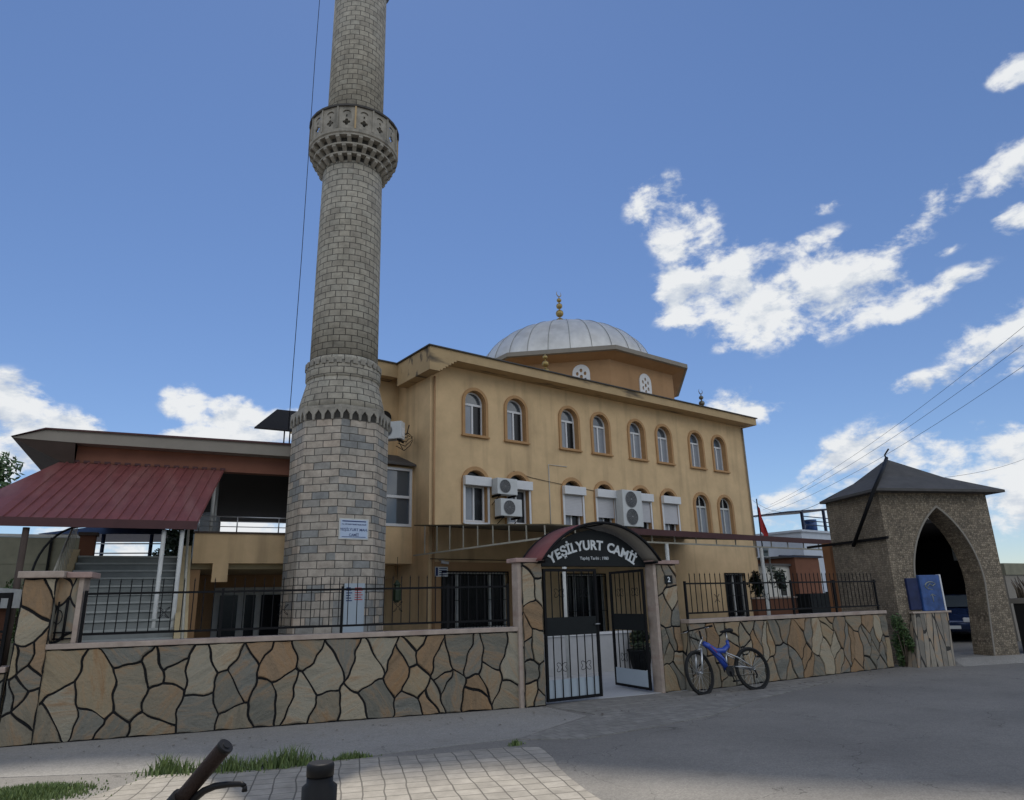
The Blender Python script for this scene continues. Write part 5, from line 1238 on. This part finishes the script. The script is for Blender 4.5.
# ---------------------------------------------------------------- bicycle
def wheel(root, x, z, r, yaw=0., nsp=20):
    w = empty('wheel', (x,0,z), yaw); w.parent = root
    MB().tube([(r*math.cos(t),0,r*math.sin(t)) for t in [2*PI*k/36 for k in range(36)]],.024,8,closed=True).build('tyre', M['tyre'], w)
    rr_ = r-.032
    MB().tube([(rr_*math.cos(t),0,rr_*math.sin(t)) for t in [2*PI*k/36 for k in range(36)]],.011,6,closed=True).build('rim', M['black_plastic'], w)
    mb = MB()
    for k in range(nsp): a=2*PI*k/nsp; mb.tube([(.02*math.cos(a+1),.02*(-1)**k,.02*math.sin(a+1)),(rr_*math.cos(a),0,rr_*math.sin(a))],.0022,3,caps=False)
    mb.tube([(0,-.05,0),(0,.05,0)],.022,8); mb.build('spokes', M['chrome'], w)
    return w
def bicycle(name, loc, rz, lean, label, style='mtb'):
    b = empty(name, loc, rz, label, 'bicycle'); b.rotation_euler.x = lean; b.scale = (1.06,1.06,1.04)
    fm = M['bike_blue'] if style=='mtb' else M['black_plastic']
    r = .335; xr = 1.10
    yaw = R(16) if style=='mtb' else 0
    wheel(b,0,r,r,yaw); wheel(b,xr,r,r,0)
    # frame: thick down beam, top shell, seat tube
    mb = MB()
    if style=='mtb':
        mb.tube([(.20,0,.80),(.28,0,.76),(.42,0,.60),(.56,0,.36)],[.035,.045,.042,.035],10)
        mb.tube([(.22,0,.79),(.42,0,.66),(.58,0,.66),(.70,0,.74)],[.04,.05,.05,.035],10)
        mb.tube([(.42,0,.65),(.54,0,.52),(.57,0,.36)],[.04,.03,.03],8); mb.tube([(.70,0,.70),(.70,0,.82)],.026,8)
    else:
        mb.tube([(.18,0,.85),(.55,0,.42),(.62,0,.33)],.025,8); mb.tube([(.2,0,.95),(.6,0,.55)],.02,8); mb.tube([(.58,0,.33),(.68,0,.82)],.02,8)
        mb.tube([(.58,.03,.33),(xr,.05,r)],.012,6); mb.tube([(.67,.03,.75),(xr,.05,r)],.012,6)
    mb.build('frame', fm, b)
    mb = MB()
    if style=='mtb':
        for s_ in (-1,1):
            mb.tube([(.58,.035*s_,.40),(.85,.06*s_,.38),(xr,.06*s_,r)],.012,6); mb.tube([(.60,.03*s_,.62),(.80,.055*s_,.53),(xr,.06*s_,r)],.012,6)
        mb.tube([(.58,0,.38),(.62,0,.66)],.016,6)
        mb.build('swing_arm', M['chrome'], b)
    mb = MB(); cy, sy = math.cos(yaw), math.sin(yaw)
    def st_(x,y,z): return (x*cy-y*sy, x*sy+y*cy, z)
    for s_ in (-1,1): mb.tube([st_(0,.06*s_,r),st_(.06,.06*s_,.56),st_(.10,.055*s_,.70)],[.014,.018,.018],8)
    mb.tube([st_(.10,-.06,.70),st_(.10,.06,.70)],.018,6); mb.tube([st_(.10,0,.70),(.20 if style=='mtb' else .17,0,.90)],.017,8)
    mb.build('fork', M['chrome'], b)
    hz = 1.0 if style=='mtb' else 1.02
    if style=='mtb':
        hb_ = MB(); hb_.tube([(.18,0,.86),(.17,0,hz)],.016,8)
        hb_.tube([(.17+.30*sy*s2-.03,.30*cy*s2*-1,hz+.03) for s2 in (-1,-.5,0,.5,1)],.012,8); h1 = hb_.build('handlebar', M['black_plastic'], b)
        for s2 in (-1,1):
            p = Vector((.17+.30*sy*s2-.03,-.30*cy*s2,hz+.03)); q = Vector((.17+.19*sy*s2-.03,-.19*cy*s2,hz+.03)); MB().tube([p,q],.018,8).build('grip', M['black_plastic'], h1)
            MB().tube([q,q+Vector((-.05,0,-.02)),p+Vector((-.07,0,-.02))],.006,5).build('brake_lever', M['chrome'], h1)
    if style=='mtb':
        MB().tube([(.12,-.1,hz+.02),(.02,-.06,.95),(.08,-.02,.80),(.22,-.03,.72),(.45,-.05,.55),(.58,-.05,.42)],.004,5).build('cable', M['black_plastic'], b)
        MB().tube([(.12,.1,hz+.02),(.0,.05,.90),(.05,.03,.72)],.004,5).build('cable', M['black_plastic'], b)
        MB().tube([(.30,-.046,.745),(.40,-.05,.625)],.006,5).build('decal', M['red_ink'], b)
    sd = MB(); sd.tube([(.86,0,.985),(.80,0,.985),(.70,0,.972),(.60,0,.965)],[.03,.04,.026,.014],8); s1 = sd.build('saddle', M['black_plastic'], b); s1.scale.z = 1
    MB().tube([(.70,0,.80),(.72,0,.95)],.013,8).build('seat_post', M['chrome'], b)
    cr = MB(); cr.lathe([(.085,-.004),(.085,.004)],20); mbx = MB(); mbx.add([(v[0]+.575,v[2]-.06,v[1]+.32) for v in cr.v], cr.f)
    mbx.tube([(.575,-.075,.32),(.60,-.085,.16)],.010,5); mbx.tube([(.575,.075,.32),(.55,.085,.48)],.010,5); mbx.build('crankset', M['black_plastic'], b)
    for (px,py,pz) in ((.60,-.13,.16),(.55,.13,.48)): MB().box(px-.045,px+.045,py-.04,py+.04,pz-.012,pz+.012).build('pedal', M['black_plastic'], b)
    mbc = MB(); mbc.tube([(.575,-.06,.40),(xr,-.05,r+.04)],.005,4); mbc.tube([(.575,-.06,.24),(xr+.02,-.05,r-.09)],.005,4)
    mbc.build('chain', M['black_plastic'], b)
    MB().tube([(xr,-.05,r-.02),(xr+.02,-.06,r-.10),(xr-.01,-.06,r-.15)],.014,6).build('derailleur', M['black_plastic'], b)
    return b
bk = math.atan2(7.93-8.19, 11.28-10.19)
bicycle('bicycle', (10.20,8.20,.0), bk, R(-11), 'blue full suspension bicycle leaning on the stone wall right of the gate')

# the nearest handlebar, bottom left of the picture
hb = empty('near_bicycle', (0,0,0), 0, 'brown gripped handlebar of a bicycle standing just in front of the viewer', 'bicycle')
def V3(*a): return Vector(a)
g0, g1 = V3(.478,1.664,1.320), V3(.418,1.750,1.212)
d = (g1-g0).normalized()
MB().tube([g0, g0+d*.004, g0+d*.012, g0+d*.06, g0+d*.125, g0+d*.150],[.011,.0155,.0165,.0165,.016,.0185],16).build('grip', M['brown_grip'], hb)
MB().tube([g0+d*-.002, g0+d*.006],[.0168,.0172],16).build('grip_end_cap', M['black_plastic'], hb)
MB().tube([g0+d*.004+Vector((0,0,0)), g0+d*-.004],[.009,.008],12).build('grip_plug', M['black_plastic'], hb)
b0 = g0+d*.148
MB().tube([b0-d*.004, b0+d*.03],[.023,.023],12).tube([b0+d*.012+V3(.012,-.004,.012), b0+d*.014+V3(.022,-.006,.006)],.010,10).build('brake_clamp', M['black_plastic'], hb)
lev = [V3(.432,1.742,1.196),V3(.441,1.726,1.216),V3(.452,1.700,1.233),V3(.466,1.672,1.244),V3(.484,1.640,1.250),V3(.500,1.608,1.2535),V3(.505,1.601,1.250)]
MB().tube(lev,[.008,.008,.0075,.007,.006,.0055,.0045],10).tube([lev[-1],lev[-1]+V3(0,0,-.010)],[.0045,.006],8).build('brake_lever', M['black_plastic'], hb)
P0 = V3(.572,1.375,1.318)
MB().tube([P0, P0+V3(0,0,-.004), P0+V3(0,0,-.022), P0+V3(0,0,-.024)],[.0225,.0255,.0255,.022],24).build('post_cap', M['black_plastic'], hb)
MB().tube([P0+V3(0,0,-.024), P0+V3(0,0,-.034), P0+V3(0,0,-.040), P0+V3(0,0,-.16)],[.0245,.0245,.0325,.032],24).build('steering_collar', M['black_plastic'], hb)
MB().tube([P0+V3(0,0,-.16), P0+V3(.02,-.03,-.55)],[.024,.022],16).build('steering_tube', M['black_plastic'], hb)
MB().tube([b0+d*.02, b0+d*.09+V3(.0,-.03,0), P0+V3(-.06,.10,-.135), P0+V3(0,0,-.13), P0+V3(.05,-.1,-.14), P0+V3(.13,-.28,-.22), P0+V3(.16,-.38,-.24)],.0125,10).build('handlebar', M['black_plastic'], hb)
MB().tube([P0+V3(.155,-.36,-.24),P0+V3(.18,-.48,-.24)],.0165,12).build('grip', M['brown_grip'], hb)
# fork, wheels and frame below
hub = P0+V3(-.10,.16,-1.318+.34)
def nwheel(c, dirv):
    dirv = dirv.normalized()
    MB().tube([c+dirv*.33*math.cos(t)+V3(0,0,.33*math.sin(t)) for t in [2*PI*k/36 for k in range(36)]],.022,8,closed=True).build('tyre', M['tyre'], hb)
    mb = MB()
    for k in range(18): a = 2*PI*k/18; mb.tube([c, c+dirv*.30*math.cos(a)+V3(0,0,.30*math.sin(a))],.002,3,caps=False)
    mb.build('spokes', M['chrome'], hb)
fw = V3(-.55,.85,0)
nwheel(hub, fw); hub2 = hub-fw.normalized()*1.08; nwheel(hub2, fw)
side = V3(.84,.54,0)*.06
mb = MB()
for s_ in (-1,1): mb.tube([P0+V3(.02,-.03,-.56)+side*s_, hub+side*s_],.014,8)
mb.tube([P0+V3(.02,-.03,-.56)-side, P0+V3(.02,-.03,-.56)+side],.016,8); mb.build('fork', M['black_plastic'], hb)
bb = hub-fw.normalized()*.62+V3(0,0,-.03)
mb = MB(); mb.tube([P0+V3(.018,-.025,-.50), bb],.018,8); mb.tube([P0+V3(.01,-.015,-.36), bb+V3(.08,-.12,.40)],.016,8); mb.tube([bb, bb+V3(.09,-.14,.45)],.016,8); mb.tube([bb, hub2],.011,6); mb.tube([bb+V3(.08,-.12,.38), hub2],.010,6); mb.build('frame', M['black_plastic'], hb)
MB().tube([bb+V3(.02,-.02,.50), bb+V3(.09,-.14,.52), bb+V3(.15,-.24,.53)],[.02,.06,.07],8).build('saddle', M['brown_grip'], hb)

if WIRES:
    wire((29.7,7.5,10.95),(50.3,32.0,8.6),.5,.009,'uppermost of the three power lines crossing the clouds at the right')
    wire((29.8,7.7,10.3),(49.8,32.4,8.2),.55,.009,'middle of the three power lines crossing the clouds at the right')
    wire((30.0,7.8,9.6),(49.2,32.8,7.6),.6,.009,'lowest of the three power lines crossing the clouds at the right')
    wire((38,10.7,7.4),(19.3,9.4,4.6),.3,.006,'thin cable reaching the gatehouse roof from the right edge')
    wire((16.9,8.9,4.0),(26.5,17.7,5.6),.5,.006,'thin cable running from the gatehouse back to the mosque corner')

# ---------------------------------------------------------------- light
SUN_EL, SUN_AZ = R(66), R(25)       # azimuth clockwise from +Y
sd = Vector((math.sin(SUN_AZ)*math.cos(SUN_EL), math.cos(SUN_AZ)*math.cos(SUN_EL), math.sin(SUN_EL)))
sl = bpy.data.lights.new('sun','SUN'); sl.energy = 3.9; sl.angle = R(.5); sl.color = (1,.94,.84)
so = bpy.data.objects.new('sun', sl); col.objects.link(so); so.rotation_euler = sd.to_track_quat('Z','Y').to_euler(); so.location = (0,0,60)

# added unseen cloud-shaped blocker, outlined so its shade lies over street and mosque
CH = 100.
shade = [(-14,14.5),(-6,11.6),(-1,10.4),(.9,9.75),(2.3,8.9),(2.9,8.1),(3.3,7.2),(3.8,6.8),(4.3,7.0),(4.9,6.9),(5.3,6.0),(5.8,5.1),(6.15,4.4),(6.5,3.7),(6.9,2.8),(8.4,-1),(14,-4),(24,-3),(34,2),(34,11),(36,20),(30,34),(18,38),(0,36),(-12,28)]
cen = Vector((13,18)); n = 160; rad = []
for k in range(n):
    t = 2*PI*k/n; dx,dy = math.cos(t),math.sin(t); best = None
    for i in range(len(shade)):
        ax_,ay_ = shade[i]; bx_,by_ = shade[(i+1)%len(shade)]; ex_,ey_ = bx_-ax_,by_-ay_
        den = dx*ey_-dy*ex_
        if abs(den) < 1e-9: continue
        tt = ((ax_-cen.x)*ey_-(ay_-cen.y)*ex_)/den; uu = ((ax_-cen.x)*dy-(ay_-cen.y)*dx)/den
        if tt > 0 and 0 <= uu <= 1 and (best is None or tt > best): best = tt
    rad.append(best*(1+.006*math.sin(t*17)+.006*math.sin(t*31+1)))
vs = []; prof_c = [(.0,-.5),(.6,-.6),(.93,-.4),(1,0),(.96,1.6),(.86,4),(.66,7),(.35,9),(.0,10)]
mb = MB()
for s_,z in prof_c:
    for k in range(n):
        t = 2*PI*k/n; w = 1+.05*math.sin(t*9+z)*(s_ < .97)
        vs.append((cen.x+rad[k]*s_*w*math.cos(t), cen.y+rad[k]*s_*w*math.sin(t), z+(.5*math.sin(t*13) if 0 < s_ < 1 else 0)))
fs = []
for i in range(len(prof_c)-1):
    for k in range(n): fs.append((i*n+k,i*n+(k+1)%n,(i+1)*n+(k+1)%n,(i+1)*n+k))
mb.add(vs, fs, True); cl = mb.build('cloud', M['cloudm']); cl.location = (sd.x/sd.z*CH, sd.y/sd.z*CH, CH); struct(cl)

# ---------------------------------------------------------------- sky
world = bpy.data.worlds.new('World'); sc.world = world; world.use_nodes = True
nt = world.node_tree; nt.nodes.clear()
def N(t, **k):
    n_ = nt.nodes.new(t)
    for a,b in k.items(): setattr(n_,a,b)
    return n_
out = N('ShaderNodeOutputWorld'); bg = N('ShaderNodeBackground'); nt.links.new(bg.outputs[0], out.inputs[0])
sky = N('ShaderNodeTexSky'); sky.sky_type = 'NISHITA'; sky.sun_disc = False; sky.sun_elevation = SUN_EL; sky.sun_rotation = SUN_AZ
sky.air_density = 1.0; sky.dust_density = .1; sky.ozone_density = 3.0; sky.altitude = 300
tc = N('ShaderNodeTexCoord')
sp = N('ShaderNodeSeparateXYZ'); nrmz = N('ShaderNodeVectorMath', operation='NORMALIZE'); nt.links.new(tc.outputs['Generated'], nrmz.inputs[0]); nt.links.new(nrmz.outputs[0], sp.inputs[0])
az = N('ShaderNodeMath', operation='ARCTAN2'); nt.links.new(sp.outputs['X'], az.inputs[0]); nt.links.new(sp.outputs['Y'], az.inputs[1])
azd = N('ShaderNodeMath', operation='MULTIPLY'); azd.inputs[1].default_value = 180/PI; nt.links.new(az.outputs[0], azd.inputs[0])
el = N('ShaderNodeMath', operation='ARCSINE'); nt.links.new(sp.outputs['Z'], el.inputs[0])
eld = N('ShaderNodeMath', operation='MULTIPLY'); eld.inputs[1].default_value = 180/PI; nt.links.new(el.outputs[0], eld.inputs[0])
pos = N('ShaderNodeCombineXYZ'); nt.links.new(azd.outputs[0], pos.inputs['X']); nt.links.new(eld.outputs[0], pos.inputs['Y'])
# clouds: (azimuth, elevation, half sizes, tilt, softness weight), all in degrees of sky
CL = [(51.6,31.2,3.0,1.9,-3.072,.75),(53.4,28.6,4.0,2.6,2.3,.85),(57.0,26.2,4.4,1.9,2.7,.8),(53.4,23.4,3.2,2.9,2.894,1.),(58.6,22.3,6.4,3.1,2.97,1.05),(64.0,22.2,5.8,2.7,3.0,1.),(67.2,20.0,3.6,1.0,3.1,.8),(70.8,20.9,4.0,.8,-3.0,.65),(62.,25.6,3.8,.9,-2.9,.6),
 (65.2,28.3,1.3,.5,-3.067,.5),(69.6,24.7,2.4,1.1,-2.9,.62),(73.2,26.7,3.2,1.0,-2.85,.62),(77.2,27.3,2.4,1.4,-2.9,.7),(77.3,23.9,1.6,.9,-3.085,1.),(78.9,32.9,1.5,1.0,2.9,.95),(76.0,16.4,4.6,1.9,-2.98,.85),(70.5,14.5,4.2,.8,-3.1,.75),
 (56.6,14.5,3.0,1.2,2.942,1),(64.4,9.6,4.0,1.9,-2.95,1),(68.4,9.7,4.4,2.1,2.9,1),(73.1,8.6,4.6,1.9,3.0,.95),(70.0,6.0,6.2,2.3,3.075,.8),(59.7,5.9,4.6,1.7,3.079,.7),(57.3,18.9,3.2,.5,3.0,.45),(71.5,23.0,2.0,.4,-3.,.4),
 (.1,13.4,2.2,2.0,2.324,1.1),(4.0,12.3,3.0,1.3,2.93,1.1),(1.2,10.7,4.2,2.2,-3.066,1.1),(7.4,11.3,3.2,.8,3.129,1.1),(11.2,15.1,1.7,1.3,-3.052,1.1),(14.4,14.4,2.5,1.3,3.12,1.1),(18.2,13.7,2.6,1.3,-3.092,1.1),(14.9,12.6,4.6,1.2,-3.075,1.1),
 (.5,8.7,4.2,2.6,2.933,.8),(8.5,3.9,7.0,2.6,3.128,.8),(17.,5.5,5.4,2.0,3.14,.8),(30,3.,12,2.2,0,.7),(48,3.5,9,2.2,0,.7),
 (-34,16,14,6,.2,1.2),(-62,32,20,11,-.3,1.2),(-110,26,28,15,.2,1.3),(-160,36,26,15,0,1.3),(150,26,30,16,.1,1.3),(118,34,18,12,-.2,1.2),(108,10,14,5,0,1.),(-90,64,30,9,0,1.2),(170,62,40,9,0,1.2)]  # unseen clouds, enlarged to add light to the shaded fronts
prev = None
for a,e,rx,ry,rt_,wt in CL:
    mp = N('ShaderNodeMapping', vector_type='TEXTURE'); mp.inputs['Location'].default_value = (a,e,0); mp.inputs['Rotation'].default_value = (0,0,rt_); mp.inputs['Scale'].default_value = (rx,ry,1)
    nt.links.new(pos.outputs[0], mp.inputs['Vector'])
    ln = N('ShaderNodeVectorMath', operation='LENGTH'); nt.links.new(mp.outputs[0], ln.inputs[0])
    mr = N('ShaderNodeMapRange', interpolation_type='SMOOTHSTEP'); mr.inputs['From Min'].default_value = 1.75; mr.inputs['From Max'].default_value = .2; mr.inputs['To Max'].default_value = wt
    nt.links.new(ln.outputs['Value'], mr.inputs['Value'])
    if prev is None: prev = mr.outputs[0]
    else:
        mx = N('ShaderNodeMath', operation='SMOOTH_MAX'); mx.inputs[2].default_value = .12; nt.links.new(prev, mx.inputs[0]); nt.links.new(mr.outputs[0], mx.inputs[1]); prev = mx.outputs[0]
# cloud structure
ms = N('ShaderNodeMapping'); ms.inputs['Scale'].default_value = (1,1,1.7); nt.links.new(nrmz.outputs[0], ms.inputs['Vector'])
n1 = N('ShaderNodeTexNoise'); n1.inputs['Scale'].default_value = 17; n1.inputs['Detail'].default_value = 12; n1.inputs['Roughness'].default_value = .60; n1.inputs['Distortion'].default_value = .15
nt.links.new(ms.outputs[0], n1.inputs['Vector'])
mrn = N('ShaderNodeMapRange'); mrn.inputs['From Min'].default_value = .25; mrn.inputs['From Max'].default_value = .75; mrn.inputs['To Min'].default_value = -.92; mrn.inputs['To Max'].default_value = .86; mrn.clamp = False
nt.links.new(n1.outputs['Fac'], mrn.inputs['Value'])
ad = N('ShaderNodeMath', operation='ADD'); nt.links.new(prev, ad.inputs[0]); nt.links.new(mrn.outputs[0], ad.inputs[1])
den = N('ShaderNodeMapRange', interpolation_type='SMOOTHSTEP'); den.inputs['From Min'].default_value = .20; den.inputs['From Max'].default_value = .98; nt.links.new(ad.outputs[0], den.inputs['Value'])
gate_ = N('ShaderNodeMapRange', interpolation_type='SMOOTHSTEP'); gate_.inputs['From Min'].default_value = .10; gate_.inputs['From Max'].default_value = .35; nt.links.new(prev, gate_.inputs['Value'])
dm = N('ShaderNodeMath', operation='MULTIPLY'); nt.links.new(den.outputs[0], dm.inputs[0]); nt.links.new(gate_.outputs[0], dm.inputs[1])
# lit tops and bluish bases inside a cloud
n2 = N('ShaderNodeTexNoise'); n2.inputs['Scale'].default_value = 17; n2.inputs['Detail'].default_value = 7; n2.inputs['Roughness'].default_value = .55; n2.inputs['Distortion'].default_value = .15
m2 = N('ShaderNodeMapping'); m2.inputs['Location'].default_value = (0,0,.035); nt.links.new(ms.outputs[0], m2.inputs['Vector']); nt.links.new(m2.outputs[0], n2.inputs['Vector'])
df = N('ShaderNodeMath', operation='SUBTRACT'); nt.links.new(n1.outputs['Fac'], df.inputs[0]); nt.links.new(n2.outputs['Fac'], df.inputs[1])
dg_ = N('ShaderNodeMath', operation='MULTIPLY_ADD'); dg_.inputs[1].default_value = 1.7; dg_.inputs[2].default_value = .56; nt.links.new(df.outputs[0], dg_.inputs[0])
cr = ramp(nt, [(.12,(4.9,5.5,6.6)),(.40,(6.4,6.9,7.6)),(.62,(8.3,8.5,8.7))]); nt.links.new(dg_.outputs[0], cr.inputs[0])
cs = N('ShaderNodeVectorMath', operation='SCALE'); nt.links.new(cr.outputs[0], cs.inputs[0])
# unseen clouds behind the view made brighter to fill the shaded fronts
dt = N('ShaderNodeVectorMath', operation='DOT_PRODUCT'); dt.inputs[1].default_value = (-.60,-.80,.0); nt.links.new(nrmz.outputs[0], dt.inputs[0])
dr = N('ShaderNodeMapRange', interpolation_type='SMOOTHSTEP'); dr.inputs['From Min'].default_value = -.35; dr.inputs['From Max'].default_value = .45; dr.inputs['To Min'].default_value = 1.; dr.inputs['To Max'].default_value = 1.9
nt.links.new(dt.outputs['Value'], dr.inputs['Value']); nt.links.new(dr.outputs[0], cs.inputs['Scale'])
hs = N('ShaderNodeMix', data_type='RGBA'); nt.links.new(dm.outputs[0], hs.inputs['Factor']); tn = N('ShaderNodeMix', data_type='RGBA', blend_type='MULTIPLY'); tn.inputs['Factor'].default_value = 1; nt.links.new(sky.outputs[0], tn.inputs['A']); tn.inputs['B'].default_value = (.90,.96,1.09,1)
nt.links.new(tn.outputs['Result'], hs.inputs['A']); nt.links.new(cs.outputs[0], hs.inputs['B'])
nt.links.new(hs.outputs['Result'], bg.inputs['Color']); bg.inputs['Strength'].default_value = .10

# ---------------------------------------------------------------- camera
cd = bpy.data.cameras.new('camera'); co = bpy.data.objects.new('camera', cd); col.objects.link(co); sc.camera = co
cd.sensor_width = 36; cd.sensor_fit = 'HORIZONTAL'; cd.lens = 690/1024*36; cd.clip_start = .05; cd.clip_end = 3000
Rv = Vector((.79939298,-.60031304,-.02439488)); Uv = Vector((-.14978971,-.23845644,.95953195)); Fv = Vector((.58183666,.76338901,.28054112))
co.matrix_world = Matrix(((Rv.x,Uv.x,-Fv.x,0),(Rv.y,Uv.y,-Fv.y,0),(Rv.z,Uv.z,-Fv.z,1.6),(0,0,0,1)))

vs_ = sc.view_settings; vs_.view_transform = 'Standard'; vs_.look = 'None'; vs_.gamma = 1; vs_.use_curve_mapping = False; vs_.exposure = 0.
sc.render.engine = 'CYCLES'; sc.cycles.use_denoising = True
sc.cycles.max_bounces = 6; sc.cycles.diffuse_bounces = 4; sc.cycles.glossy_bounces = 3
